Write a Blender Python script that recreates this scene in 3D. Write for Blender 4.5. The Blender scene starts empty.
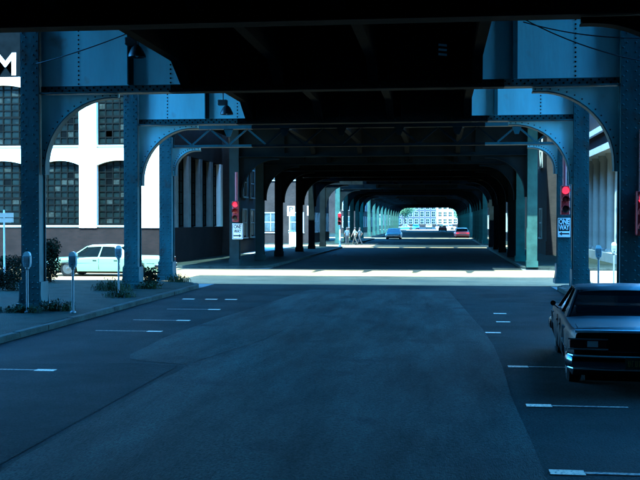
import bpy, bmesh, math, random
from mathutils import Vector, Matrix
random.seed(7)
SC = bpy.context.scene
COL = SC.collection
rad = math.radians

# ------------------------------------------------------------------ camera
cam_d = bpy.data.cameras.new('camera')
cam_d.sensor_width = 36.0
cam_d.lens = 56.25
cam_d.clip_end = 6000
cam = bpy.data.objects.new('camera', cam_d)
COL.objects.link(cam)
cam.location = (0, 0, 2.35)
cam.rotation_euler = (rad(90 - 1.0885), 0, rad(6.8428))
SC.camera = cam

# ------------------------------------------------------------------ world, sun, exposure
SUN_EL, SUN_AZ = 55.0, -6.0          # azimuth counted from straight behind the camera, minus = from the left
wd = bpy.data.worlds.new('World')
SC.world = wd
wd.use_nodes = True
nt = wd.node_tree
bg = nt.nodes['Background']
sky = nt.nodes.new('ShaderNodeTexSky')
sky.sky_type = 'NISHITA'
sky.sun_disc = False
sky.sun_elevation = rad(SUN_EL)
sky.sun_rotation = rad(180 - SUN_AZ)
sky.ozone_density = 7.0
sky.dust_density = 0.6
nt.links.new(sky.outputs[0], bg.inputs[0])
bg.inputs[1].default_value = 0.15
sun_dir = Vector((math.sin(rad(SUN_AZ)) * math.cos(rad(SUN_EL)), -math.cos(rad(SUN_AZ)) * math.cos(rad(SUN_EL)), math.sin(rad(SUN_EL))))
sd = bpy.data.lights.new('sun', 'SUN')
sd.energy = 2.0
sd.angle = rad(0.5)
sd.color = (1.0, 0.86, 0.66)
sun = bpy.data.objects.new('sun', sd)
COL.objects.link(sun)
sun.location = (-20, -40, 60)
sun.rotation_euler = sun_dir.to_track_quat('Z', 'Y').to_euler()

SC.render.engine = 'CYCLES'
vs = SC.view_settings
vs.view_transform = 'Standard'
vs.look = 'None'
vs.gamma = 1.0
vs.use_curve_mapping = False
vs.exposure = 4.15
vs.use_white_balance = True
vs.white_balance_temperature = 3950
vs.white_balance_tint = -22
SC.cycles.max_bounces = 8
SC.cycles.diffuse_bounces = 5
SC.cycles.use_denoising = True
SC.cycles.sample_clamp_indirect = 6.0


# ------------------------------------------------------------------ helpers
class MB:
    """collects faces, then links them as one mesh object"""
    def __init__(s):
        s.v = []; s.f = []; s.m = []

    def poly(s, pts, mi=0):
        b = len(s.v); s.v += [tuple(p) for p in pts]
        s.f.append(tuple(range(b, b + len(pts)))); s.m.append(mi)

    def box(s, x0, x1, y0, y1, z0, z1, mi=0):
        b = len(s.v)
        s.v += [(x0, y0, z0), (x1, y0, z0), (x1, y1, z0), (x0, y1, z0), (x0, y0, z1), (x1, y0, z1), (x1, y1, z1), (x0, y1, z1)]
        for q in ((0, 3, 2, 1), (4, 5, 6, 7), (0, 1, 5, 4), (1, 2, 6, 5), (2, 3, 7, 6), (3, 0, 4, 7)):
            s.f.append(tuple(b + i for i in q)); s.m.append(mi)
        return s

    def prism(s, pts, ax, a0, a1, mi=0):
        """pts: 2D outline; extruded along axis ax (0 x, 1 y, 2 z)"""
        def mk(p, a):
            return (a, p[0], p[1]) if ax == 0 else (p[0], a, p[1]) if ax == 1 else (p[0], p[1], a)
        n = len(pts); b = len(s.v)
        s.v += [mk(p, a0) for p in pts] + [mk(p, a1) for p in pts]
        s.f.append(tuple(b + i for i in range(n))); s.m.append(mi)
        s.f.append(tuple(b + n + i for i in reversed(range(n)))); s.m.append(mi)
        for i in range(n):
            j = (i + 1) % n
            s.f.append((b + i, b + n + i, b + n + j, b + j)); s.m.append(mi)
        return s

    def lathe(s, prof, seg=12, c=(0, 0, 0), ax=2, mi=0):
        """prof: list of (radius, height)"""
        b = len(s.v)
        for r, h in prof:
            for k in range(seg):
                a = 2 * math.pi * k / seg
                p = (r * math.cos(a), r * math.sin(a), h)
                if ax == 1: p = (p[0], p[2], p[1])
                if ax == 0: p = (p[2], p[0], p[1])
                s.v.append((p[0] + c[0], p[1] + c[1], p[2] + c[2]))
        for i in range(len(prof) - 1):
            for k in range(seg):
                k2 = (k + 1) % seg
                s.f.append((b + i * seg + k, b + i * seg + k2, b + (i + 1) * seg + k2, b + (i + 1) * seg + k)); s.m.append(mi)
        s.f.append(tuple(b + k for k in reversed(range(seg)))); s.m.append(mi)
        e = b + (len(prof) - 1) * seg
        s.f.append(tuple(e + k for k in range(seg))); s.m.append(mi)
        return s

    def tube(s, pts, r, seg=6, mi=0):
        pts = [Vector(p) for p in pts]; b = len(s.v); n = len(pts)
        rr = r if isinstance(r, (list, tuple)) else [r] * n
        for i, p in enumerate(pts):
            d = (pts[min(i + 1, n - 1)] - pts[max(i - 1, 0)]).normalized()
            u = d.cross(Vector((0, 0, 1)))
            if u.length < 1e-3: u = Vector((1, 0, 0))
            u.normalize(); w = u.cross(d)
            for k in range(seg):
                a = 2 * math.pi * k / seg
                s.v.append(tuple(p + (u * math.cos(a) + w * math.sin(a)) * rr[i]))
        for i in range(n - 1):
            for k in range(seg):
                k2 = (k + 1) % seg
                s.f.append((b + i * seg + k, b + i * seg + k2, b + (i + 1) * seg + k2, b + (i + 1) * seg + k)); s.m.append(mi)
        s.f.append(tuple(b + k for k in range(seg))); s.m.append(mi)
        s.f.append(tuple(b + (n - 1) * seg + k for k in reversed(range(seg)))); s.m.append(mi)
        return s

    def mesh(s, name, mats, smooth=False, fix=True):
        me = bpy.data.meshes.new(name)
        me.from_pydata(s.v, [], s.f)
        for m in (mats if isinstance(mats, (list, tuple)) else [mats]): me.materials.append(MAT[m])
        me.polygons.foreach_set('material_index', s.m)
        if fix:
            bm = bmesh.new(); bm.from_mesh(me)
            bmesh.ops.recalc_face_normals(bm, faces=bm.faces)
            bm.to_mesh(me); bm.free()
        if smooth:
            me.polygons.foreach_set('use_smooth', [True] * len(me.polygons))
            me.set_sharp_from_angle(angle=rad(40))
        me.update()
        return me

    def obj(s, name, mats, parent=None, smooth=False, bevel=0, fix=True):
        o = bpy.data.objects.new(name, s.mesh(name, mats, smooth, fix))
        COL.objects.link(o)
        if parent: o.parent = parent
        if bevel:
            b = o.modifiers.new('bevel', 'BEVEL'); b.width = bevel; b.segments = 2; b.limit_method = 'ANGLE'
        return o


def tag(o, label, cat=None, group=None, kind=None):
    o['label'] = label
    if cat: o['category'] = cat
    if group: o['group'] = group
    if kind: o['kind'] = kind
    return o


def thing(name, label, cat, loc=(0, 0, 0), rz=0, group=None):
    o = bpy.data.objects.new(name, None); COL.objects.link(o)
    o.empty_display_size = 0.3
    o.location = loc; o.rotation_euler = (0, 0, rz)
    return tag(o, label, cat, group)


def struct(o, label=None):
    o['kind'] = 'structure'
    if label: o['label'] = label
    return o


def dup(root, loc, rz=None, label=None, group=None):
    def cp(o, par):
        c = o.copy(); COL.objects.link(c); c.parent = par
        for ch in o.children: cp(ch, c)
        return c
    r = cp(root, None)
    r.location = loc
    if rz is not None: r.rotation_euler = (0, 0, rz)
    if label: r['label'] = label
    if group: r['group'] = group
    return r


def linked(name, me, parent, loc=(0, 0, 0), rot=(0, 0, 0), scale=None):
    o = bpy.data.objects.new(name, me); COL.objects.link(o)
    o.parent = parent; o.location = loc; o.rotation_euler = rot
    if scale: o.scale = scale
    return o


def lettering(txt, size, name, mat, parent, loc, rot=(rad(90), 0, 0), extrude=0.006, width=None, bold=0.0):
    cu = bpy.data.curves.new(name, 'FONT')
    cu.body = txt; cu.size = size; cu.extrude = extrude; cu.align_x = 'CENTER'; cu.align_y = 'CENTER'; cu.offset = bold
    t = bpy.data.objects.new(name, cu)
    COL.objects.link(t)
    bpy.context.view_layer.update()
    me = bpy.data.meshes.new_from_object(t.evaluated_get(bpy.context.evaluated_depsgraph_get()))
    bpy.data.objects.remove(t); bpy.data.curves.remove(cu)
    me.materials.clear(); me.materials.append(MAT[mat])
    if width:
        xs = [v.co.x for v in me.vertices]; k = width / (max(xs) - min(xs))
        for v in me.vertices: v.co.x *= k
    return linked(name, me, parent, loc, rot)


# ------------------------------------------------------------------ materials
MAT = {}


def mat(name, col, rough=0.7, var=0.25, scale=3.0, col2=None, speck=0.0, bump=0.0, bscale=60.0, metal=0.0, spec=0.5, stretch=None, stain=None, coat=0.0):
    m = bpy.data.materials.new(name); m.use_nodes = True
    n = m.node_tree.nodes; l = m.node_tree.links
    b = n['Principled BSDF']
    b.inputs['Roughness'].default_value = rough
    b.inputs['Metallic'].default_value = metal
    b.inputs['Specular IOR Level'].default_value = spec
    b.inputs['Coat Weight'].default_value = coat
    tc = n.new('ShaderNodeTexCoord'); mp = n.new('ShaderNodeMapping')
    l.new(tc.outputs['Object'], mp.inputs[0])
    if stretch: mp.inputs['Scale'].default_value = stretch
    nz = n.new('ShaderNodeTexNoise'); nz.inputs['Scale'].default_value = scale; nz.inputs['Detail'].default_value = 8; nz.inputs['Roughness'].default_value = 0.65
    l.new(mp.outputs[0], nz.inputs['Vector'])
    cr = n.new('ShaderNodeValToRGB')
    c2 = col2 or tuple(max(0, c * (1 - var * 1.6)) for c in col)
    c1 = tuple(min(1, c * (1 + var * 0.6)) for c in col)
    cr.color_ramp.elements[0].position = 0.3; cr.color_ramp.elements[0].color = (*c2, 1)
    cr.color_ramp.elements[1].position = 0.7; cr.color_ramp.elements[1].color = (*c1, 1)
    l.new(nz.outputs['Fac'], cr.inputs[0])
    out = cr.outputs[0]
    if stain:                                   # (colour, scale, threshold)
        sc_, ss, th = stain
        n2 = n.new('ShaderNodeTexNoise'); n2.inputs['Scale'].default_value = ss; n2.inputs['Detail'].default_value = 6
        l.new(tc.outputs['Object'], n2.inputs['Vector'])
        r2 = n.new('ShaderNodeValToRGB'); r2.color_ramp.elements[0].position = th; r2.color_ramp.elements[1].position = th + 0.12
        l.new(n2.outputs['Fac'], r2.inputs[0])
        mx = n.new('ShaderNodeMixRGB'); mx.inputs[2].default_value = (*sc_, 1)
        l.new(r2.outputs[0], mx.inputs[0]); l.new(out, mx.inputs[1]); out = mx.outputs[0]
    if speck:                                   # stone chips showing in the surface
        n4 = n.new('ShaderNodeTexNoise'); n4.inputs['Scale'].default_value = 34.0; n4.inputs['Detail'].default_value = 3; n4.inputs['Roughness'].default_value = 0.8
        l.new(tc.outputs['Object'], n4.inputs['Vector'])
        r4 = n.new('ShaderNodeValToRGB'); r4.color_ramp.elements[0].position = 0.36; r4.color_ramp.elements[1].position = 0.64
        lo_, hi_ = 1 - speck, 1 + speck
        r4.color_ramp.elements[0].color = (lo_, lo_, lo_, 1); r4.color_ramp.elements[1].color = (hi_, hi_, hi_, 1)
        l.new(n4.outputs['Fac'], r4.inputs[0])
        m4 = n.new('ShaderNodeMixRGB'); m4.blend_type = 'MULTIPLY'; m4.inputs[0].default_value = 1.0
        l.new(out, m4.inputs[1]); l.new(r4.outputs[0], m4.inputs[2]); out = m4.outputs[0]
    l.new(out, b.inputs['Base Color'])
    if bump:
        n3 = n.new('ShaderNodeTexNoise'); n3.inputs['Scale'].default_value = bscale; n3.inputs['Detail'].default_value = 5
        l.new(mp.outputs[0], n3.inputs['Vector'])
        bp = n.new('ShaderNodeBump'); bp.inputs['Strength'].default_value = bump; bp.inputs['Distance'].default_value = 0.02
        l.new(n3.outputs['Fac'], bp.inputs['Height']); l.new(bp.outputs[0], b.inputs['Normal'])
    MAT[name] = m
    return m


def brick_mat(name, c1, c2, mortar, sx=1.0):
    m = bpy.data.materials.new(name); m.use_nodes = True
    n = m.node_tree.nodes; l = m.node_tree.links; b = n['Principled BSDF']
    tc = n.new('ShaderNodeTexCoord'); sp = n.new('ShaderNodeSeparateXYZ'); cb = n.new('ShaderNodeCombineXYZ'); ad = n.new('ShaderNodeMath')
    l.new(tc.outputs['Object'], sp.inputs[0]); l.new(sp.outputs[0], ad.inputs[0]); l.new(sp.outputs[1], ad.inputs[1])
    l.new(ad.outputs[0], cb.inputs[0]); l.new(sp.outputs[2], cb.inputs[1])
    br = n.new('ShaderNodeTexBrick'); br.inputs['Scale'].default_value = 1.0
    br.inputs['Brick Width'].default_value = 0.23; br.inputs['Row Height'].default_value = 0.075; br.inputs['Mortar Size'].default_value = 0.008
    br.inputs['Color1'].default_value = (*c1, 1); br.inputs['Color2'].default_value = (*c2, 1); br.inputs['Mortar'].default_value = (*mortar, 1)
    l.new(cb.outputs[0], br.inputs['Vector'])
    nz = n.new('ShaderNodeTexNoise'); nz.inputs['Scale'].default_value = 0.8; nz.inputs['Detail'].default_value = 7
    l.new(tc.outputs['Object'], nz.inputs['Vector'])
    mx = n.new('ShaderNodeMixRGB'); mx.blend_type = 'MULTIPLY'; mx.inputs[0].default_value = 0.7
    r = n.new('ShaderNodeValToRGB'); r.color_ramp.elements[0].position = 0.3; r.color_ramp.elements[0].color = (0.45, 0.45, 0.45, 1); r.color_ramp.elements[1].position = 0.65
    l.new(nz.outputs['Fac'], r.inputs[0]); l.new(br.outputs['Color'], mx.inputs[1]); l.new(r.outputs[0], mx.inputs[2])
    l.new(mx.outputs[0], b.inputs['Base Color']); b.inputs['Roughness'].default_value = 0.85; b.inputs['Specular IOR Level'].default_value = 0.1
    MAT[name] = m


def glass_mat(name, col, alpha, rough=0.06):
    m = bpy.data.materials.new(name); m.use_nodes = True
    b = m.node_tree.nodes['Principled BSDF']
    b.inputs['Base Color'].default_value = (*col, 1); b.inputs['Roughness'].default_value = rough; b.inputs['Alpha'].default_value = alpha
    b.inputs['Specular IOR Level'].default_value = 0.6
    MAT[name] = m


def emit_mat(name, col, strength, base):
    m = bpy.data.materials.new(name); m.use_nodes = True
    b = m.node_tree.nodes['Principled BSDF']
    b.inputs['Base Color'].default_value = (*base, 1)
    b.inputs['Emission Color'].default_value = (*col, 1); b.inputs['Emission Strength'].default_value = strength
    MAT[name] = m


def marking_mat(name, col, wear):
    """thermoplastic paint worn through to the asphalt"""
    m = mat(name, col, 0.7, 0.1, 8.0, stain=((0.09, 0.09, 0.09), 26.0, wear))
    return m


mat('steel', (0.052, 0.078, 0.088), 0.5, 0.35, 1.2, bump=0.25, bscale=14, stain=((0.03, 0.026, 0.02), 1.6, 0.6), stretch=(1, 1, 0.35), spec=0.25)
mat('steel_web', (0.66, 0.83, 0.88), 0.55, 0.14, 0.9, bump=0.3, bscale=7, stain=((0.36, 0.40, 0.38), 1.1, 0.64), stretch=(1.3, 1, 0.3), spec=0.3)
mat('steel_deep_shade', (0.0042, 0.0055, 0.0058), 0.8, 0.4, 1.2, spec=0.04)  # steel blackened so deep shade is painted into the colour
mat('steel_half_shade', (0.015, 0.021, 0.021), 0.6, 0.3, 1.2, spec=0.08)  # steel darkened partway for the shaded left columns
mat('steel_far_shade', (0.034, 0.060, 0.049), 0.6, 0.3, 1.2, spec=0.1)  # darker copy of the column steel, painting in the shade past the crossing
mat('steel_dark', (0.004, 0.0045, 0.005), 0.9, 0.3, 2.0, spec=0.03)
mat('timber', (0.006, 0.005, 0.0045), 0.9, 0.4, 4.0, spec=0.03)
mat('asphalt', (0.0195, 0.0215, 0.0195), 0.85, 0.45, 0.55, speck=0.65, bump=0.8, bscale=45, stain=((0.010, 0.011, 0.011), 0.55, 0.6), spec=0.05)
mat('asphalt_worn', (0.035, 0.038, 0.033), 0.8, 0.5, 0.7, speck=0.65, bump=0.8, bscale=45, stain=((0.016, 0.017, 0.016), 0.8, 0.58), stretch=(1.8, 0.3, 1), spec=0.05)
mat('asphalt_patch', (0.017, 0.018, 0.017), 0.9, 0.4, 0.9, speck=0.65, bump=0.8, bscale=45, spec=0.05)
mat('tar', (0.012, 0.012, 0.013), 0.8, 0.2, 3.0, spec=0.05)
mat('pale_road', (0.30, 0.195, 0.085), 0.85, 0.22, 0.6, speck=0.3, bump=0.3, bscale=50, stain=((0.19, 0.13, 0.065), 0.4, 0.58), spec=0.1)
mat('sidewalk', (0.019, 0.023, 0.017), 0.9, 0.4, 0.9, speck=0.5, bump=0.5, bscale=40, stain=((0.009, 0.011, 0.008), 0.9, 0.54), spec=0.05)
mat('kerb_stone', (0.036, 0.04, 0.034), 0.85, 0.4, 2.0, speck=0.4, bump=0.5, bscale=25, spec=0.08)
mat('ground', (0.12, 0.12, 0.11), 0.95, 0.25, 0.15)
mat('lot', (0.35, 0.34, 0.31), 0.9, 0.2, 0.3)
marking_mat('marking', (0.70, 0.58, 0.40), 0.53)
marking_mat('marking_thin', (0.34, 0.29, 0.21), 0.45)
mat('white_paint', (0.80, 0.80, 0.77), 0.7, 0.05, 0.8, stain=((0.66, 0.65, 0.6), 1.1, 0.68))
mat('side_shade_white', (0.15, 0.155, 0.15), 0.8, 0.3, 0.9)  # the white pilaster paint darkened for the shaded street side
mat('red_glow_pipe', (0.14, 0.02, 0.035), 0.5, 0.3, 3.0)  # red stands in for the glow round the signal lamps
mat('white_enamel', (0.8, 0.8, 0.8), 0.4, 0.03, 4.0)
mat('black_enamel', (0.015, 0.015, 0.017), 0.4, 0.2, 4.0)
mat('sign_ground', (0.004, 0.005, 0.006), 0.9, 0.2, 2.0, spec=0.0)
mat('window_frame', (0.0025, 0.003, 0.003), 0.8, 0.2, 4.0, spec=0.05)
mat('pane', (0.005, 0.008, 0.008), 0.35, 0.5, 1.4, stain=((0.011, 0.014, 0.013), 2.2, 0.6), spec=0.1)
mat('pane_dusty', (0.020, 0.024, 0.021), 0.6, 0.5, 6.0, spec=0.1)
mat('pane_black', (0.001, 0.0012, 0.0012), 0.4, 0.3, 6.0, spec=0.05)
mat('pane_shade', (0.06, 0.075, 0.08), 0.2, 0.4, 1.5)
brick_mat('brick_red', (0.015, 0.009, 0.008), (0.010, 0.0065, 0.006), (0.0125, 0.011, 0.0105))
brick_mat('brick_brown', (0.026, 0.019, 0.016), (0.018, 0.014, 0.012), (0.026, 0.023, 0.021))
brick_mat('brick_buff', (0.06, 0.055, 0.06), (0.05, 0.045, 0.05), (0.06, 0.058, 0.06))
mat('stone_pale', (0.28, 0.29, 0.27), 0.8, 0.15, 1.0)
mat('roofing', (0.06, 0.06, 0.06), 0.9, 0.2, 1.0)
mat('mint_paint', (0.14, 0.195, 0.135), 0.32, 0.04, 1.0, coat=0.3)
mat('roof_white', (0.36, 0.36, 0.27), 0.35, 0.03, 1.0, coat=0.3)
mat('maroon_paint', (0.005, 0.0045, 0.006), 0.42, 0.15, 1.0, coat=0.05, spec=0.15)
mat('silver_paint', (0.45, 0.5, 0.5), 0.3, 0.05, 1.0, coat=0.4)
mat('red_paint', (0.32, 0.06, 0.06), 0.3, 0.05, 1.0, coat=0.4)
mat('blue_paint', (0.08, 0.18, 0.4), 0.3, 0.05, 1.0, coat=0.4)
mat('cream_paint', (0.75, 0.72, 0.6), 0.3, 0.05, 1.0, coat=0.4)
mat('green_paint', (0.10, 0.2, 0.13), 0.3, 0.05, 1.0, coat=0.4)
mat('dark_red_paint', (0.2, 0.02, 0.025), 0.3, 0.05, 1.0, coat=0.4)
mat('chrome', (0.75, 0.77, 0.8), 0.14, 0.03, 3.0, metal=1.0)
mat('hub_grey', (0.03, 0.032, 0.032), 0.4, 0.1, 4.0)
mat('sign_face', (0.46, 0.40, 0.30), 0.5, 0.1, 4.0)
mat('chrome_dark_reflection', (0.10, 0.11, 0.13), 0.2, 0.1, 3.0, metal=1.0)  # chrome with the bumper's dark reflection put into its colour
mat('bright_trim', (0.8, 0.82, 0.85), 0.42, 0.03, 3.0, metal=1.0)
mat('rubber', (0.008, 0.008, 0.008), 0.9, 0.2, 6.0, spec=0.08)
mat('underbody', (0.005, 0.005, 0.005), 0.9, 0.2, 3.0, spec=0.05)
mat('upholstery', (0.012, 0.011, 0.011), 0.9, 0.3, 3.0, spec=0.1)
mat('tail_lens', (0.05, 0.012, 0.014), 0.25, 0.1, 4.0, spec=0.3)
mat('head_lens', (0.7, 0.72, 0.72), 0.1, 0.05, 4.0)
mat('plate_green', (0.028, 0.055, 0.03), 0.5, 0.2, 8.0)
mat('plate_yellow', (0.40, 0.33, 0.08), 0.5, 0.2, 8.0)
glass_mat('car_glass', (0.004, 0.006, 0.007), 0.82)
glass_mat('meter_glass', (0.55, 0.6, 0.6), 0.9, 0.1)
mat('meter_grey', (0.16, 0.19, 0.21), 0.45, 0.15, 5.0)
mat('pole_grey', (0.14, 0.15, 0.16), 0.5, 0.2, 4.0)
mat('pole_white', (0.75, 0.75, 0.72), 0.5, 0.1, 4.0)
mat('signal_body', (0.16, 0.008, 0.012), 0.45, 0.2, 4.0)  # housing reddened to paint the lamp's glow onto it
emit_mat('red_light', (1.0, 0.008, 0.03), 0.15, (0.4, 0.0, 0.01))
mat('red_smear', (0.16, 0.01, 0.012), 0.2, 0.1, 4.0)  # unlit lens coloured for the red light smeared below the lamp
mat('leaf', (0.026, 0.034, 0.014), 0.9, 0.5, 2.0, spec=0.08)
mat('leaf_dark', (0.009, 0.012, 0.006), 0.9, 0.5, 2.0, spec=0.05)
mat('leaf_tree', (0.10, 0.14, 0.05), 0.7, 0.4, 1.0)
mat('bark', (0.07, 0.055, 0.045), 0.9, 0.3, 5.0)
mat('skin', (0.16, 0.095, 0.065), 0.6, 0.05, 3.0)
mat('shirt_white', (0.20, 0.19, 0.16), 0.8, 0.05, 3.0)
mat('shirt_blue', (0.04, 0.055, 0.07), 0.8, 0.05, 3.0)
mat('trousers', (0.012, 0.013, 0.018), 0.85, 0.15, 3.0)
mat('trousers_tan', (0.035, 0.028, 0.02), 0.85, 0.15, 3.0)
mat('hair', (0.025, 0.018, 0.013), 0.6, 0.1, 8.0)
mat('cable', (0.012, 0.012, 0.014), 0.6, 0.1, 8.0)
mat('cabinet', (0.55, 0.66, 0.64), 0.5, 0.06, 2.0)

# ------------------------------------------------------------------ ground, roads, pavements
g = MB(); g.poly([(-3000, -600, 0), (3000, -600, 0), (3000, 5000, 0), (-3000, 5000, 0)])
struct(g.obj('ground', 'ground', fix=False))
KL, KR = -8.35, 3.95                                   # kerb lines of the main street
r = MB(); r.poly([(KL, -60, .004), (KR, -60, .004), (KR, 600, .004), (KL, 600, .004)])
struct(r.obj('road', 'asphalt', fix=False))
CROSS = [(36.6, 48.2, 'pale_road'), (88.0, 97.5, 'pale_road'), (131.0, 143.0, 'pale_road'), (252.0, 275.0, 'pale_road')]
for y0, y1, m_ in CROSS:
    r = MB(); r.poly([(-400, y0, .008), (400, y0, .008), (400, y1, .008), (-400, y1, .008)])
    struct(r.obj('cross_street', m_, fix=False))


def wavy(x0, y0, x1, y1, n, amp, rnd):
    return [(x0 + (x1 - x0) * k / n + rnd.uniform(-amp, amp), y0 + (y1 - y0) * k / n) for k in range(n + 1)]


rn = random.Random(3)
L = [(-4.08, -20), (-4.08, 9.0)] + wavy(-4.1, 9.4, -4.06, 15.9, 8, .03, rn) + [(-4.5, 16.05), (-4.9, 16.2), (-5.25, 16.5), (-5.4, 17.0), (-5.42, 18.0), (-5.5, 19.5), (-5.45, 21), (-5.3, 23.5), (-5.0, 26.5), (-4.8, 29), (-4.6, 32), (-4.4, 33.8)]
Rr = wavy(.82, -20, 1.0, 19, 14, .03, rn) + [(.92, 22), (.75, 25), (.55, 29), (.3, 33.6)]
r = MB(); r.poly([(x, y, .009) for x, y in Rr] + [(x, y, .009) for x, y in reversed(L)])
struct(r.obj('worn_lane', 'asphalt_worn', fix=False))
r = MB(); r.poly([(-8.25, -20, .009), (-4.2, -20, .009), (-4.2, 15.75, .009), (-5.0, 15.98, .009), (-6.6, 15.7, .009), (-8.2, 15.9, .009)])
struct(r.obj('asphalt_patch', 'asphalt_patch', fix=False))
# tar-filled cracks in the road
for pts in ([(-3.9, 17.2), (-3.0, 17.9), (-2.2, 18.0), (-1.4, 18.6)], [(-4.05, 16.1), (-3.5, 19.1), (-3.3, 22.0)]):
    r = MB(); fine = []
    for i in range(len(pts) - 1):
        for k in range(6):
            t = k / 6; fine.append((pts[i][0] * (1 - t) + pts[i + 1][0] * t + rn.uniform(-.04, .04), pts[i][1] * (1 - t) + pts[i + 1][1] * t))
    for i in range(len(fine) - 1):
        a, b = Vector(fine[i]), Vector(fine[i + 1]); nn = Vector((-(b - a).y, (b - a).x)).normalized() * .009
        r.poly([(*(a - nn), .0125), (*(b - nn), .0125), (*(b + nn), .0125), (*(a + nn), .0125)])
    struct(r.obj('road_crack', 'tar', fix=False))


def arc(cx, cy, rr, a0, a1, n=10):
    return [(cx + rr * math.cos(rad(a0 + (a1 - a0) * k / n)), cy + rr * math.sin(rad(a0 + (a1 - a0) * k / n))) for k in range(n + 1)]


KW, KH = .16, .13


def pavement(side, y0, y1, near_corner, far_corner, width=70, label=None):
    """side -1 left, +1 right; corners are radii"""
    s = side; X = KL if s < 0 else KR

    def outline(off):
        pts = []
        if near_corner:
            c = near_corner; a = arc(X + s * c, y0 + c, c - off, 180 if s > 0 else 0, 270 if s > 0 else -90)
            pts += [(X + s * width, y0 + off)] + list(reversed(a))
        else:
            pts += [(X + s * off, y0)]
        if far_corner:
            c = far_corner; a = arc(X + s * c, y1 - c, c - off, 180 if s > 0 else 0, 90)
            pts += a + [(X + s * width, y1 - off)]
        else:
            pts += [(X + s * off, y1)]
        return pts
    o0, o1 = outline(0), outline(KW)
    ext = [(X + s * width, y1 - (KW if far_corner else 0)), (X + s * width, y0 + (KW if near_corner else 0))]
    m = MB()
    pl = o1 + ([] if far_corner else [(X + s * width, y1)]) + ([] if near_corner else [(X + s * width, y0)])
    m.poly([(p[0], p[1], KH - .004) for p in pl])
    pv = struct(m.obj('pavement', 'sidewalk'))
    me = pv.data
    if me.polygons[0].normal.z < 0: me.flip_normals()
    if y0 < 0:                                     # the near kerbs show single stones
        kr = bpy.data.objects.new('kerb', None); COL.objects.link(kr); struct(kr)
        rk = random.Random(int(side * 3 + 10))
        P0, P1 = [], []
        for i in range(len(o0) - 1):
            a, b, c, d = Vector(o0[i]), Vector(o0[i + 1]), Vector(o1[i]), Vector(o1[i + 1])
            nn = max(1, int((b - a).length / 1.45))
            if i == len(o0) - 2: nn = 12; b = a + (b - a).normalized() * 17; d = c + (d - c).normalized() * 17
            for q in range(nn):
                u, v = q / nn, (q + 1) / nn
                p, r_, t_, w_ = a.lerp(b, u), a.lerp(b, v), c.lerp(d, v), c.lerp(d, u)
                if p.y < 5 and r_.y < 5: continue
                e = (r_ - p).normalized() * .006
                h1, h2 = KH + rk.uniform(-.012, .006), KH + rk.uniform(-.012, .006)
                ox = Vector((side * rk.uniform(-.012, .012), 0))
                A, B, C_, D_ = p + e + ox, r_ - e + ox, t_ - e, w_ + e
                m = MB(); bv = (C_ - B).normalized() * .018
                m.poly([(*(A + bv), h1), (*(B + bv), h2), (*C_, h2), (*D_, h1)])
                m.poly([(*A, h1 - .018), (*B, h2 - .018), (*(B + bv), h2), (*(A + bv), h1)])
                m.poly([(*A, 0), (*B, 0), (*B, h2 - .018), (*A, h1 - .018)])
                m.poly([(*B, 0), (*C_, 0), (*C_, h2), (*(B + bv), h2), (*B, h2 - .018)])
                m.poly([(*D_, 0), (*A, 0), (*A, h1 - .018), (*(A + bv), h1), (*D_, h1)])
                m.poly([(*C_, 0), (*D_, 0), (*D_, h1), (*C_, h2)])
                m.obj('kerb_stone', 'kerb_stone', kr)
        return
    k = MB()
    for i in range(len(o0) - 1):
        a, b, c, d = o0[i], o0[i + 1], o1[i + 1], o1[i]
        k.poly([(*a, KH - .012), (*b, KH - .012), (*c, KH), (*d, KH)])
        k.poly([(*a, 0), (*b, 0), (*b, KH - .012), (*a, KH - .012)])
        k.poly([(*d, 0), (*c, 0), (*c, KH), (*d, KH)])
    struct(k.obj('kerb', 'kerb_stone'))


pavement(-1, -60, 36.4, 0, 2.6)
pavement(1, -60, 36.4, 0, 2.0)
pavement(-1, 48.4, 87.8, 2.0, 2.0)
pavement(1, 48.4, 87.8, 2.0, 2.0)
for y0, y1 in ((97.7, 130.8), (143.2, 251.8)):
    for s in (-1, 1): pavement(s, y0, y1, 2, 2)
for s in (-1, 1): pavement(s, 275.2, 600, 2, 0)
# sunny parking lot beside the second block
r = MB(); r.poly([(-60, 66.5, .135), (-12.6, 66.5, .135), (-12.6, 87.6, .135), (-60, 87.6, .135)])
struct(r.obj('parking_lot_ground', 'lot', fix=False))

# painted stall lines: a thin line to the kerb and a wide block at its street end
def stall(x_end, x_kerb, y, label, block=.32, bw=.18, thin=.07, short=None):
    t = thing('stall_marking', label, 'road marking', (x_end, y, .013), 0, 'painted parking stall lines')
    s = 1 if x_kerb > x_end else -1
    b = MB(); b.poly([(0, -bw / 2, 0), (s * block, -bw / 2, 0), (s * block, bw / 2, 0), (0, bw / 2, 0)]); b.obj('end_block', 'marking', t, fix=False)
    if x_kerb != x_end:
        n = s * (x_kerb - x_end) * s
        b = MB(); b.poly([(s * block, -thin / 2, 0), (n, -thin / 2, 0), (n, thin / 2, 0), (s * block, thin / 2, 0)]); b.obj('line', 'marking_thin', t, fix=False)
    for p in t.children:
        for q in p.data.polygons:
            if q.normal.z < 0: p.data.flip_normals(); break
    return t


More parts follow.
